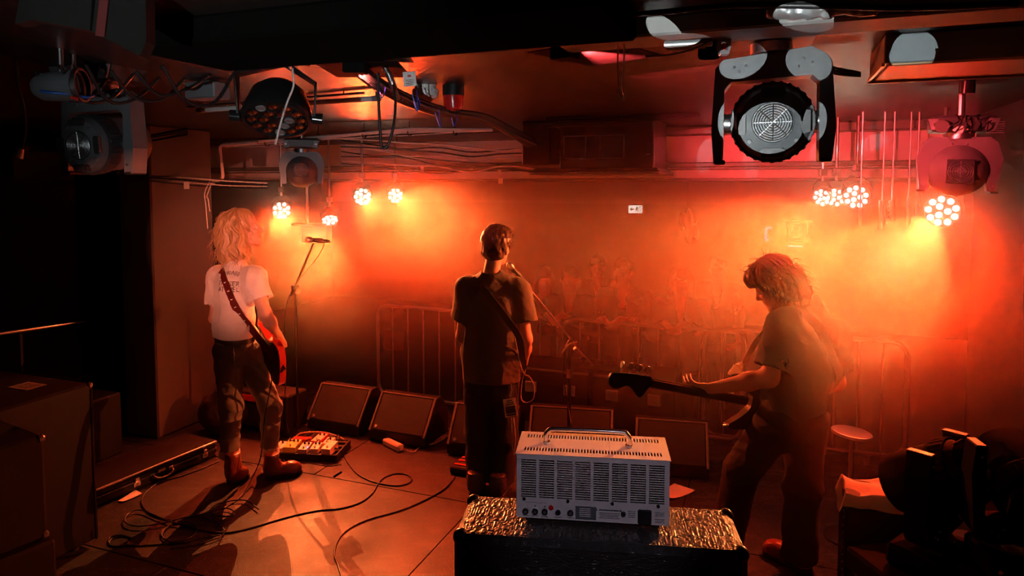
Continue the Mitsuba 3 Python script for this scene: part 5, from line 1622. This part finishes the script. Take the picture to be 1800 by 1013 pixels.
for q in range(4):
    part(t, 'text_line', xf(box(.11 - .02 * (q % 2), .006, .0006, (0, .03 - .02 * q, .001)), frame([o[0], o[1], hB + .0018], UX, VX)), 'leather_dark')
c2 = D(78, 765, 2.85)
SF = frame([c2[0], c2[1], 0], nz(UX * .98 - VX * .18), None, [0, 0, 1])
t = thing('combo_amp', 'black combo amp with strap handle at bottom left, topmost of its pile', 'guitar amplifier')
zb = D(80, 945, 2.85)[2]
part(t, 'body', xf(box(.58, .30, c2[2] - zb, (-.29, -.15, (c2[2] + zb) / 2), .012), SF), 'tolex_plain')
part(t, 'grille_cloth', xf(box(.50, .008, (c2[2] - zb) * .8, (-.30, -.300, (c2[2] + zb) / 2), .002), SF), 'grille')
part(t, 'handle', xf(cord([(-.20, -.15, c2[2]), (-.22, -.15, c2[2] + .03), (-.30, -.15, c2[2] + .042), (-.38, -.15, c2[2] + .03), (-.40, -.15, c2[2])], .010, 6, 8), SF), 'rubber', True)
for z in (zb + .015, c2[2] - .015):
    part(t, 'corner', xf(box(.035, .035, .035, (-.012, -.288, z), .01), SF), 'black_gloss')
    part(t, 'rear_corner', xf(box(.035, .035, .035, (-.012, -.012, z), .01), SF), 'steel')
t = thing('amp_stand', 'black wheeled box under the combo amp at bottom left', 'flight case')
part(t, 'body', xf(box(.64, .36, zb - .10, (-.30, -.16, (zb + .08) / 2), .012), SF), 'tolex_plain')
for x in (-.58, -.04):
    for y in (-.30, -.03):
        part(t, 'castor', xf(rod((x - .015, y, .04), (x + .015, y, .04), .04, n=14), SF), 'rubber', 40)

# hand rail behind the column
p0, p1 = D(-40, 593, 4.9), D(362, 533, 6.4)
dd = p1 - p0
t = thing('hand_rail', 'shiny steel hand rail beyond the left side of the stage', 'rail')
part(t, 'rail', rod(p0, p1, .024, n=14), 'chrome', 40)
for s in (.15, .5, .85):
    q = p0 + dd * s
    part(t, 'post', rod(q, [q[0], q[1], -.35], .018, n=10), 'black')
part(t, 'lower_rail', rod(p0 - [0, 0, .45], p1 - [0, 0, .45], .012, n=8), 'black')
one('jacket_pile', 'dark jacket heaped behind the guitarist by the column', 'clothing', blob([ball(W(380, 760) + [.06, .0, .16], (.19, .16, .17)), ball(W(384, 760) + [.08, .0, .30], (.10, .10, .10))], .05, .010, warp=lambda p: .03 * (meshkit.noise(p * [18, 18, 9]) - .5) + .01 * (meshkit.noise(p * 60) - .5), cut=[((0, 0, .002), (0, 0, -1))]), 'leather_dark', True)
t = thing('small_amp', 'small dark amp behind the guitarist\'s legs', 'guitar amplifier')
o = W(440, 775)
part(t, 'body', xf(box(.52, .26, .30, (0, .13, .165), .012), frame(o + UX * -.05 + VX * .18, UX, VX)), 'tolex_plain')
part(t, 'control_strip', xf(box(.44, .01, .05, (0, -.003, .27), .002), frame(o + UX * -.05 + VX * .18, UX, VX)), 'pedal_red')
part(t, 'grille_cloth', xf(box(.44, .01, .17, (0, -.003, .13), .002), frame(o + UX * -.05 + VX * .18, UX, VX)), 'grille')
for x in (-.2, .2):
    part(t, 'foot', xf(rod((x, .13, 0), (x, .13, .02), .02, n=8), frame(o + UX * -.05 + VX * .18, UX, VX)), 'rubber')

# pedal board
b0, b1, b2 = W(497, 808), W(592, 812), W(610, 772)
bx = nz(b1 - b0)
by = np.cross([0, 0, 1], bx)
PF = frame((W(494, 800) + W(604, 792)) / 2 - [0, 0, 0], bx, by)
t = thing('pedal_board', 'black pedal board frame full of effect pedals on the stage', 'pedal board')
bw, bd_ = .47, .30
slat = [box(bw, .035, .018, (0, y, .035), .003) for y in (-.125, -.045, .045, .125)]
part(t, 'frame', xf(cat(*[box(.018, bd_, .05, (s * bw / 2, 0, .026), .004) for s in (-1, 1)], box(bw, .014, .05, (0, -bd_ / 2, .026), .003), box(bw, .014, .05, (0, bd_ / 2, .026), .003)), PF), 'black')
for m in slat:
    part(t, 'slat', xf(m, PF), 'black')
part(t, 'handle', xf(cord([(-.2, .15, .05), (-.15, .16, .085), (0, .165, .095), (.12, .16, .075), (.19, .15, .05)], .006, 6), PF), 'cable_pale', True)
zP = .046


def pedal(label, x, y, w, d, h, m, knobs=2, rot=0, switch=True):
    k = thing('effect_pedal', label, 'effect pedal', 'effect pedals on the board')
    F = PF @ rotz(rot, (x, y, zP))
    v = np.array([(-w / 2, -d / 2, 0), (w / 2, -d / 2, 0), (w / 2, d / 2, 0), (-w / 2, d / 2, 0), (-w / 2, -d / 2, h * .72), (w / 2, -d / 2, h * .72), (w / 2, d / 2, h), (-w / 2, d / 2, h)])
    part(k, 'case', xf(trimesh.convex.convex_hull(v), F), m)
    sl = (h - h * .72) / d
    for j in range(knobs):
        kx = (j - (knobs - 1) / 2) * w / max(knobs, 2) * .95
        z = h * .86 + sl * d * .28
        part(k, 'knob', xf(rod((kx, d * .28, z - .003), (kx, d * .28, z + .015), .008, .0065, 10), F), 'black', 40)
    if switch:
        z = h * .86 - sl * d * .28
        part(k, 'switch', xf(rod((0, -d * .28, z - .002), (0, -d * .28, z + .012), .0065, n=10), F), 'steel', 40)
    part(k, 'plug', xf(rod((w / 2, .01, h * .4), (w / 2 + .022, .01, h * .4), .006, n=8), F), 'black', 40)
    return k


pedal('white pedal at the near left corner of the board', -.205, -.085, .06, .11, .045, 'pedal_cream', 1)
pedal('wide yellow pedal with three dark knobs, front left', -.125, -.070, .095, .12, .055, 'pedal_yellow', 3)
pedal('small silver pedal with a blue light, front centre', -.02, -.085, .066, .11, .045, 'pedal_silver', 2)
lp = part('effect_pedal_002', 'status_light', xf(trimesh.creation.icosphere(1, .005), PF @ trimesh.transformations.translation_matrix([.012, -.115, zP + .042])), 'blue_plastic', True)
scene[lp]['emitter'] = {'type': 'area', 'radiance': rgb(*(np.array([.5, .8, 3.0]) * 2.0 ** -exposure)), 'sampling_weight': .02}
pedal('cream pedal right of the silver one', .06, -.075, .060, .10, .045, 'pedal_cream', 2)
pedal('tall white-topped pedal at the near right corner', .165, -.085, .072, .125, .062, 'pedal_cream', 0, -8)
pedal('red-sided pedal with a white top, back row', .03, .065, .075, .13, .055, 'pedal_red', 2, -12)
part('effect_pedal_005', 'top_plate', xf(prism([(-.034, -.06), (.034, -.06), (.034, .06), (-.034, .06)], .0012), PF @ rotz(-12, (.03, .065, zP + .048)) @ rota(6.8, [1, 0, 0])), 'pedal_cream')
pedal('small cream pedal behind the tall one, back row right', .115, .035, .062, .09, .045, 'pedal_cream', 1, -6)
part(t, 'patch_lead', xf(cat(*[cord([(x, y, zP + .02), (x + .03, y + .03, zP + .055), (x + .055, y + .01, zP + .02)], .0035, 6) for x, y in ((-.17, -.06), (-.06, -.02), (.02, -.03), (.09, .0), (.13, .08), (-.04, .1))]), PF), 'cable', True)
part(t, 'power_brick', xf(box(.14, .06, .03, (-.12, .09, .06), .004), PF), 'pedal_red')


# wedge monitors
def wedge(label, c, ang, w=.50, h=.33, d=.38, group='floor monitor wedges'):
    """c: the floor point under the middle of the lower grille edge; the grille leans away from us."""
    t = thing('floor_monitor', label, 'monitor speaker', group)
    x = nz(np.array([math.cos(ang), math.sin(ang), 0])); y = np.cross([0, 0, 1], x)
    F = frame(c, x, y)
    prof = [(0, .012), (0, .085), (.19, h), (.27, h), (d, .20), (d, .012)]
    m = xf(prism(prof, w), np.array([[0, 0, 1, -w / 2], [1, 0, 0, 0], [0, 1, 0, 0], [0, 0, 0, 1.0]]))
    if m.volume < 0:
        m.invert()
    part(t, 'cabinet', xf(m, F), 'tolex_plain')
    a = math.atan2(h - .085, .19)
    G = F @ trimesh.transformations.translation_matrix([0, .095, (.085 + h) / 2]) @ rota(math.degrees(a), [1, 0, 0])
    gl = math.hypot(h - .085, .19)
    part(t, 'grille', xf(box(w - .05, gl - .02, .008, (0, 0, .003), .002), G), 'grille')
    for s in (-1, 1):
        part(t, 'edge_rail', xf(box(.016, gl + .01, .018, (s * (w / 2 - .010), 0, .004), .003), G), 'deck_edge')
    part(t, 'top_rail', xf(box(w, .012, .014, (0, gl / 2, .003), .003), G), 'deck_edge')
    part(t, 'badge', xf(rod((-w / 2 + .055, -gl / 2 + .035, .006), (-w / 2 + .055, -gl / 2 + .035, .010), .012, n=14), G), 'galv', 40)
    return t


ang = math.radians(-20.9)
wedge('floor monitor wedge at left, its red-lit face nearest the guitarist', W(585, 762), ang - .02, .50)
wedge('floor monitor wedge beside it, its right edge catching the light', W(697, 782), ang - .02, .50)
wedge('floor monitor wedge half hidden behind the singer\'s legs', W(842, 806), ang + .1, .50)
wedge('floor monitor wedge right of the singer, behind the amp head', W(1000, 812), ang + .18, .62)
wedge('floor monitor wedge farther right, only its corner rail lit', W(1180, 840), ang + .15, .50)

# subwoofers on the floor before the stage
for k, (u0, lab) in enumerate(((-2.05, 'black subwoofer standing before the stage behind the singer'), (-1.35, 'black subwoofer standing before the stage right of the microphone stand'))):
    t = thing('subwoofer', lab, 'speaker', 'subwoofers before the stage')
    part(t, 'body', rbox(u0, u0 + .66, 5.40, 5.86, -.33, .44, .012), 'tolex_plain')
    part(t, 'top_edge', rbox(u0, u0 + .66, 5.395, 5.412, .425, .445, .003), 'deck_edge')
    for s in (.16, .50):
        part(t, 'handle', rbox(u0 + s - .05, u0 + s + .05, 5.385, 5.402, .24, .33, .004), 'galv')
    for s in (.08, .58):
        part(t, 'foot', rbox(u0 + s - .03, u0 + s + .03, 5.5, 5.8, -.35, -.328), 'rubber')
t = thing('mixer_tray', 'low dark tray of small connectors on the subwoofers', 'stage box')
o = DV(1010, 648, 5.6)
part(t, 'case', xf(box(.50, .16, .05, (0, 0, .025), .006), frame(RM(-1.28, 5.62, .441), UX, VX)), 'black')
part(t, 'sockets', xf(cat(*[rod((-.22 + .044 * q, -.04, .05), (-.22 + .044 * q, -.04, .056), .011, n=10) for q in range(11)]), frame(RM(-1.28, 5.62, .441), UX, VX)), 'steel', 40)


def mic(t, tip, back):
    tip, back = np.asarray(tip, float), np.asarray(back, float)
    d = nz(back - tip)
    F = frame(tip, None, basis(d)[0], d) if False else frame(tip, basis(d)[0], None, d)
    k = part(t, 'microphone', xf(lathe([(0, .052), (.0125, .050), (.0125, .052), (.0175, .06), (.0125, .18), (.010, .19), (0, .19)], 16), F), 'black', 40)
    part(k, 'grille_ball', xf(lathe([(0, 0), (.012, .003), (.021, .012), (.0255, .026), (.0245, .042), (.019, .056), (0, .056)], 18), F), 'steel', 40)
    part(k, 'clip', xf(lathe([(.0185, .09), (.020, .09), (.020, .13), (.0175, .13)], 14), F), 'rubber', 40)


t = thing('microphone_stand', 'boom microphone stand reaching up to the singer\'s mouth', 'microphone stand')
m0, m1 = D(895, 466, 4.60), D(915, 488, 4.63)
mic(t, m0 + nz(m0 - m1) * .02, m0 + nz(m1 - m0) * .18)
piv, tail = D(1001, 603, 4.88), D(1041, 642, 5.0)
part(t, 'boom', rod(D(908, 481, 4.625), tail, .0085, n=10), 'chrome', 40)
part(t, 'counterweight', rod(D(1010, 612, 4.905), D(1024, 627, 4.95), .013, n=12), 'steel', 40)
fl = np.array([piv[0], piv[1], 0])
part(t, 'pole', rod(piv - [0, 0, .02], fl + [0, 0, .10], .0105, n=12), 'black_gloss', 40)
part(t, 'lower_tube', rod(fl + [0, 0, .62], fl + [0, 0, .10], .0145, n=12), 'black_gloss', 40)
k = part(t, 'boom_clutch', cat(rod(piv + [-.02, -.01, -.03], piv + [.018, .012, .03], .017, n=12), rod(piv + [0, -.02, 0], piv + [0, .03, 0], .016, n=12)), 'black_gloss', 40)
part(k, 'wing_knob', cat(cord([piv + [-.055, -.02, -.07], piv + [-.03, -.02, -.035], piv + [-.005, -.022, -.005], piv + [.03, -.022, .008], piv + [.055, -.022, .014]], .006, 4, 6)), 'chrome', True)
part(t, 'height_clutch', rod(fl + [0, 0, .60], fl + [0, 0, .66], .021, n=12), 'chrome', 40)
for a in (40, 160, 280):
    e = fl + np.array([math.cos(math.radians(a)), math.sin(math.radians(a)), 0]) * .30 + [0, 0, .012]
    part(t, 'leg', rod(fl + [0, 0, .14], e, .009, n=8), 'black_gloss', 40)
cable('microphone_cable', 'black cable hanging from the singer\'s microphone stand', [D(912, 486, 4.64), D(925, 510, 4.66), D(955, 552, 4.75), D(992, 610, 4.86), D(990, 660, 4.87), D(1000, 720, 4.86), W(1004, 822) + [0, 0, .3], W(1010, 826) + [0, 0, .004]], .0034)

t = thing('microphone_stand', 'boom microphone stand right of the long-haired guitarist', 'microphone stand')
mic(t, D(536, 421, 5.25), D(572, 424, 5.30))
part(t, 'boom', rod(D(551, 428, 5.27), D(512, 520, 5.42), .008, n=10), 'black_gloss', 40)
pv = D(519, 505, 5.40)
fl = np.array([pv[0], pv[1], 0])
part(t, 'pole', rod(pv, fl + [0, 0, .02], .0105, n=12), 'black_gloss', 40)
part(t, 'boom_clutch', cat(rod(pv + [-.02, -.02, 0], pv + [.02, .02, 0], .018, n=12)), 'black_gloss', 40)
part(t, 'wing_knob', cord([pv + [.01, -.03, -.035], pv + [.03, -.035, -.045], pv + [.05, -.035, -.03]], .005, 4, 6), 'chrome', True)
part(t, 'base', xf(lathe([(0, 0), (.13, 0), (.13, .012), (.02, .03), (0, .03)], 24), trimesh.transformations.translation_matrix(fl)), 'black_gloss', 40)
cable('microphone_cable', 'thin cable hanging from the guitarist\'s microphone to the floor', [D(572, 424, 5.30), D(560, 450, 5.32), D(520, 500, 5.36), D(503, 540, 5.36), D(500, 600, 5.36), D(503, 660, 5.36), D(500, 720, 5.36), W(512, 780) + [0, 0, .004]], .0032)

# things on the stage floor
t = thing('power_strip', 'pale power strip lying before the second wedge', 'power strip')
F = frame(W(691, 787), nz(W(712, 797) - W(672, 777)), None, [0, 0, 1])
part(t, 'case', xf(box(.21, .06, .045, (0, 0, .0235), .008), F), 'old_paper')
part(t, 'socket_face', xf(box(.15, .030, .004, (.015, 0, .047), .001), F), 'tee_white')
cable('power_lead', 'pale lead curling from the power strip', [W(714, 797) + [0, 0, .02], W(726, 797) + [0, 0, .006], W(735, 790) + [0, 0, .006], W(742, 780) + [0, 0, .006], W(760, 772) + [0, 0, .006]], .0045, 'cable_pale')


def sheet(label, pts, z=.003, m='old_paper', lines=6, bend=.012, name='paper_sheet'):
    t = thing(name, label, 'paper')
    P = [W(x, y) for x, y in pts]
    n = 8
    v, uvs = [], []
    for i in range(n + 1):
        for j in range(n + 1):
            a, b = i / n, j / n
            q = (P[0] * (1 - a) + P[1] * a) * (1 - b) + (P[3] * (1 - a) + P[2] * a) * b
            v.append(q + [0, 0, z + bend * (abs(a - .5) * 2) ** 3 * (.3 + .7 * b)])
    v = np.array(v)
    f_ = []
    for i in range(n):
        for j in range(n):
            k = i * (n + 1) + j
            f_.append((k, k + n + 1, k + n + 2, k + 1))
    f_ = np.array(f_)
    g = trimesh.Trimesh(np.vstack([v, v - [0, 0, .0006]]), np.vstack([f_[:, [0, 1, 2]], f_[:, [0, 2, 3]], (f_ + len(v))[:, [2, 1, 0]], (f_ + len(v))[:, [3, 2, 0]]]), process=False)
    part(t, 'sheet', g, m)
    if lines:
        for k in range(lines):
            b = .18 + .66 * k / max(lines - 1, 1)
            s = [(P[0] * (1 - a) + P[1] * a) * (1 - b) + (P[3] * (1 - a) + P[2] * a) * b + [0, 0, z + bend * (abs(a - .5) * 2) ** 3 * (.3 + .7 * b) + .0008] for a in np.linspace(.15, .5 + .3 * ((k * 37) % 5) / 5, 5)]
            part(t, 'text_line', strip(np.array(s), nz(P[3] - P[0]), .010, .0006), 'ink')


sheet('folded white sheet on the stage beside the guitar case', [(207, 883), (238, 863), (250, 870), (217, 884)], .006, 'white_paper', 0, .004)
sheet('crumpled set list sheet by the power strip', [(728, 776), (768, 762), (790, 768), (757, 786)], .004, 'old_paper', 5)
sheet('set list sheet on the stage right of the amp head', [(1150, 872), (1185, 852), (1222, 866), (1180, 880)], .004, 'old_paper', 0)
sheet('small tape scrap on the stage before the pedal board', [(585, 838), (600, 829), (602, 831), (588, 840)], .002, 'tee_white', 0, 0)
cable('coiled_lead', 'small coil of pale wire by the third wedge', [W(760, 755) + [0, 0, .02], W(772, 750) + [0, 0, .03], W(786, 753) + [0, 0, .02], W(780, 760) + [0, 0, .01], W(766, 760) + [0, 0, .02], W(762, 752) + [0, 0, .035], W(776, 749) + [0, 0, .03], W(788, 757) + [0, 0, .01]], .006, 'cable_pale')
t = thing('floor_pedal', 'dark floor pedal beside the singer\'s left foot', 'effect pedal')
F = frame(W(818, 826), UX, VX)
part(t, 'case', xf(box(.15, .20, .05, (0, 0, .026), .008), F), 'black')
for y in (-.05, .02, .075):
    part(t, 'switch_bar', xf(box(.12, .02, .008, (0, y, .054), .002), F), 'pedal_red')


def floor_cable(name, label, px, r=.0042, m='cable', lift=0):
    g = np.random.default_rng(len(px))
    pts = [W(x, y) + [0, 0, r + lift * .006] for x, y in px]
    return cable(name, label, pts, r, m)


floor_cable('floor_cable', 'black cable running from the pedal board down the lit floor to the loops', [(604, 800), (612, 815), (628, 834), (655, 848), (690, 855), (712, 853), (724, 845), (716, 836), (695, 834), (675, 841), (664, 853), (655, 868), (635, 884), (600, 895), (560, 899), (520, 907), (480, 918), (440, 930), (400, 938), (360, 935), (330, 926), (300, 916), (270, 908), (252, 893), (250, 878), (262, 862), (285, 848), (320, 838), (355, 825), (385, 812)], .0045)
floor_cable('floor_cable', 'cable loops lying on the stage in front of the guitar case', [(300, 968), (340, 962), (385, 948), (394, 936), (380, 922), (350, 912), (318, 918), (290, 932), (284, 945), (300, 955), (330, 950), (345, 938), (342, 925), (320, 920), (300, 926), (286, 940), (290, 952), (315, 958), (350, 950), (388, 944)], .0042, 'cable', 1)
floor_cable('floor_cable', 'cable ring at the left of the loops, half in shadow', [(345, 930), (300, 922), (250, 902), (226, 908), (220, 922), (240, 930), (280, 926), (320, 916), (360, 908), (396, 898), (412, 905), (405, 912), (385, 912), (370, 905), (374, 896), (392, 888), (430, 884), (455, 900)], .0042, 'cable', 2)
floor_cable('floor_cable', 'small cable coil in the dark at the lower left', [(190, 955), (194, 946), (212, 942), (230, 946), (226, 958), (205, 962), (192, 958), (198, 948), (220, 944), (232, 950), (222, 960), (260, 960), (330, 955)], .004)
floor_cable('floor_cable', 'black cable curving across the lit floor to the foreground', [(800, 840), (780, 862), (740, 884), (700, 900), (650, 914), (615, 930), (595, 950), (588, 975), (594, 995), (602, 1020)], .0045)
cable('instrument_cable', 'cable hanging from the red guitar down to the floor loops', [D(480, 655, dg - .12), D(474, 690, dg - .14), D(466, 730, dg - .14), D(462, 770, dg - .16), D(458, 805, dg - .2), W(445, 850) + [0, 0, .05], W(420, 878) + [0, 0, .006], W(392, 896) + [0, 0, .005]], .0038)
floor_cable('floor_cable', 'thin black lead beside the pedal board', [(600, 817), (580, 820), (560, 818), (545, 815)], .003)

# right of the bass player: stool, riser, boxes and the lamps standing there
t = thing('stool', 'small round red-lit stool with a thin steel leg', 'stool')
o = D(1497, 762, 3.75)
part(t, 'seat', xf(lathe([(0, -.012), (.095, -.012), (.107, -.006), (.107, .008), (.100, .012), (0, .012)], 30), trimesh.transformations.translation_matrix(o) @ rota(5, [0, 1, 0])), 'galv', 40)
part(t, 'leg', rod([o[0], o[1], o[2] - .01], [o[0], o[1], .03], .012, n=10), 'steel', 40)
part(t, 'base', xf(lathe([(0, 0), (.13, 0), (.13, .012), (.02, .03), (0, .03)], 24), trimesh.transformations.translation_matrix([o[0], o[1], 0])), 'black', 40)
t = thing('riser', 'low carpeted drum riser at the lower right', 'platform')
rc = D(1508, 915, 3.35)
ru, rv = rc @ UX, rc @ VX
part(t, 'deck', rbox(ru, 1.24, .9, rv + .1, .01, .30, .01), 'carpet')
for q in (0, 1, 2):
    part(t, 'edge_strip', rbox(ru - .006, ru + .01, .92 + .66 * q, 1.55 + .66 * q, .285, .304, .002), 'deck_edge')
bc_ = D(1484, 872, 3.05)
t = thing('drum_box', 'dark upright box with a studded corner at the lower right', 'flight case')
bu, bv = bc_ @ UX, bc_ @ VX
part(t, 'body', rbox(bu, bu + .30, bv, bv + .22, .302 if bu > ru else .01, bc_[2], .01), 'tolex_plain')
part(t, 'studs', cat(*[rod(RM(bu - .003, bv + .004, z), RM(bu + .004, bv + .004, z), .004, n=6) for z in np.arange(.12, bc_[2] - .02, .035)]), 'steel')
tw = thing('towel', 'bright lit towel draped over the dark box at lower right', 'towel')
zt = bc_[2]
g_u, g_v = np.meshgrid(np.linspace(bu - .02, bu + .34, 28), np.linspace(bv - .012, bv + .26, 24), indexing='ij')
zz = zt + .012 + .03 * (meshkit.noise(np.stack([g_u * 13, g_v * 7, g_u * 0], -1)) - .35) + .012 * np.sin((g_u * 18 + g_v * 34))
edge = np.maximum(np.maximum(bu + .005 - g_u, g_u - bu - .31), np.maximum(bv + .005 - g_v, g_v - bv - .23))
zz = zz - np.maximum(edge, 0) * 3.5
tv = (g_u[..., None] * UX + g_v[..., None] * VX + zz[..., None] * np.array([0, 0, 1.0])).reshape(-1, 3)
ii, jj = np.meshgrid(np.arange(27), np.arange(23), indexing='ij')
k0 = (ii * 24 + jj).ravel()
q4 = np.stack([k0, k0 + 24, k0 + 25, k0 + 1], 1)
tf = np.vstack([q4[:, [0, 1, 2]], q4[:, [0, 2, 3]]])
put(tw, trimesh.Trimesh(np.vstack([tv, tv - [0, 0, .004]]), np.vstack([tf, tf[:, ::-1] + len(tv)]), process=False), 'tee_white', True)

for lab, px, py, dep, yaw, tilt, s in (('black moving head standing at the lower right, its barrel turned left', 1648, 838, 2.75, 38, 28, 1.2), ('black moving head cut by the right edge of the picture', 1800, 845, 2.45, -10, -20, 1.1)):
    t = thing('moving_head', lab, 'moving light')
    o = D(px, py, dep)
    Yf = np.eye(4)
    keys0 = set(scene)
    moving_head(t, (0, 0, 0), 0, tilt, s, 0, square=False, hang=-9, body='black_matte', dark='black_matte', fine=True)
    M = rotz(yaw, o) @ rota(180, [0, 1, 0])
    for k in [k for k in scene if k not in keys0]:
        v_, f__, n__, uv__, c__ = meshkit.WRITTEN[scene[k]['filename']]
        mm = trimesh.Trimesh(np.asarray(v_, float), np.asarray(f__), process=False)
        mm = xf(mm, M)
        nm = scene[k]['bsdf']['id'][2:]
        if k.endswith('hook_clamp'):
            del scene[k]
            continue
        scene[k] = mikit.ply(mm, 'm_' + nm, smooth=35)
    bz = min(meshkit.WRITTEN[scene[k]['filename']][0][:, 2].min() for k in scene if k not in keys0)
    st = thing('lamp_case', 'black case that the ' + ('left' if px < 1700 else 'right') + ' standing moving head rests on', 'flight case')
    zr = .30 if (o @ UX) > ru else 0
    part(st, 'body', xf(box(.52 if px < 1700 else .34, .42, bz - .004 - zr - .02, (0, 0, (bz - .004 + zr + .02) / 2), .012), rotz(yaw * .3, (o[0], o[1], 0))), 'black_matte')
    for sx in (-1, 1):
        part(st, 'foot', xf(box(.06, .38, .022, (sx * (.2 if px < 1700 else .12), 0, zr + .011)), rotz(yaw * .3, (o[0], o[1], 0))), 'rubber')
        part(st, 'corner', xf(box(.03, .03, .05, (sx * (.25 if px < 1700 else .16), -.20, bz - .03), .006), rotz(yaw * .3, (o[0], o[1], 0))), 'gold_metal')

# ------------------------------------------------------------------ the gobo plate, the added wash lamps, and the haze
# it hangs over the stage front and the room beyond; the air round the camera is clear
LO, HI = np.array([-8.58, 2.35, -.34]), np.array([5.98, 11.98, 2.40])
NH = (92, 70, 30)
gu, gv, gz = np.meshgrid(*[np.linspace(LO[k], HI[k], NH[k]) for k in range(3)], indexing='ij')
v0 = np.interp(gu, [-8, -3.5, -1.6, -.2, .25, .7, 2], [4.6, 4.4, 4.4, 3.5, 3.15, 3.4, 3.8])
ramp = np.clip((gv - v0) / 1.1 + .5, 0, 1)
ramp = ramp * ramp * (3 - 2 * ramp)
wisp = .65 + .7 * meshkit.fbm(np.stack([gu * 1.1, gv * 1.1, gz * 1.7], -1), 3, 5)
ramp = ramp * np.interp(gz, [0, .5, .95, 1.35, 1.98, 2.25], [.03, .05, .5, 1, 1, .3])
dens = HAZE_THICK * np.interp(gv, [0, 6.0, 8.5, 12], [1, 1, .45, .3]) * ramp * wisp
scene['haze'] = {'type': 'heterogeneous', 'albedo': rgb(.93, .74, .58), 'phase': {'type': 'hg', 'g': HAZE_G},
                 'sigma_t': {'type': 'gridvolume', 'grid': mi.VolumeGrid(np.ascontiguousarray(dens.transpose(2, 1, 0)[..., None]).astype(np.float32)), 'filter_type': 'trilinear',
                             'to_world': T(ROOM.tolist()) @ T().translate(LO.tolist()) @ T().scale((HI - LO).tolist())}}
hz = rbox(LO[0], HI[0], LO[1], HI[1], LO[2], HI[2])
scene['haze_volume'] = mikit.ply(hz, {'type': 'null'})
scene['haze_volume']['interior'] = {'type': 'ref', 'id': 'haze'}
labels['haze_volume'] = {'label': 'theatrical haze filling the room', 'category': 'haze', 'kind': 'stuff'}

gd = nz(GOBO_TO - GOBO_AT)
GO = frame(GOBO_AT + gd * .05, [1, 0, 0.01], None, gd)
pl = sg.Point(0, 0).buffer(.034, 48)
for (p, rx, ry, rot) in ((D(1303, 106, 2.05), 1.15, .85, -25), (D(1426, 108, 2.05), 1.1, .85, 30), (D(1274, 212, 2.05), .46, .95, 0), (D(1441, 212, 2.05), .46, .95, 0), (D(1352, 226, 1.95), 1.45, 1.25, 0),
                         (D(1163, 52, 1.86), 1.15, .55, 40), (D(1428, 27, 1.84), 1.2, .75, 10), (D(1200, 68, 1.88), 1.1, .35, 0), (D(1612, 88, 2.12), 1.0, 1.0, 35), (DV(1238, 275, 5.6), .65, 1.2, 12), (DV(1318, 290, 5.6), .5, 1.2, -10), (DV(1452, 268, 5.6), .85, 1.1, 30), (DV(1540, 250, 5.6), .8, .5, -20), (DV(880, 280, 5.6), 1.0, .8, 20), (DV(760, 285, 5.6), .8, .7, 0)):
    d = (np.linalg.inv(GO) @ np.append(GO[:3, 3] - gd * .05 + (p - GOBO_AT), 1))[:3]
    d = np.linalg.inv(GO[:3, :3]) @ (p - GOBO_AT)
    x, y = d[0] / d[2] * .05, d[1] / d[2] * .05
    ca, sa, g1 = math.cos(math.radians(rot)), math.sin(math.radians(rot)), math.radians(1) * .05
    pl = pl.difference(sg.Polygon([(x + g1 * (rx * math.cos(s) * ca - ry * math.sin(s) * sa), y + g1 * (rx * math.cos(s) * sa + ry * math.sin(s) * ca)) for s in np.linspace(0, 2 * math.pi, 25)[:-1]]))
if pl.geom_type != 'Polygon':
    pl = max(pl.geoms, key=lambda q: q.area)
t = thing('gobo_plate', 'petal gobo plate in the projector behind the camera', 'stage light')
part(t, 'plate', xf(prism(pl, .001), GO), 'black')
part(t, 'tube', xf(lathe([(.034, -.005), (.036, -.005), (.036, .03), (.034, .03)], 24), GO), 'black', 40)
part(t, 'stand', rod(GOBO_AT + gd * .05 - [0, 0, .036], [GOBO_AT[0] + gd[0] * .05, GOBO_AT[1] + gd[1] * .05, 0], .01), 'black')

for lab, o, a in (('added lamp under the ceiling drop, its flat shade keeping light off the ceiling, right one', RED_WASH, RM(.8, 5.6, 2.41)), ('added lamp under the ceiling drop, its flat shade keeping light off the ceiling, left one', CABLE_WASH, RM(-2.5, 5.0, 2.41))):
    t = thing('shaded_lamp', lab, 'stage light')  # lamp body added at each hidden red wash
    F = frame(o, None, nz(a - o), [0, 0, 1])
    part(t, 'body', xf(box(.08, .06, .04, (0, -.045, 0), .005), F), 'black_matte')
    part(t, 'shade', xf(box(.30, .34, .003, (0, .12, .021)), F), 'black_matte')  # flap added to stop the wash from lighting the ceiling
    part(t, 'stem', xf(rod((0, -.045, .018), (0, -.045, CEIL - o[2]), .008, n=8), F), 'black_matte')
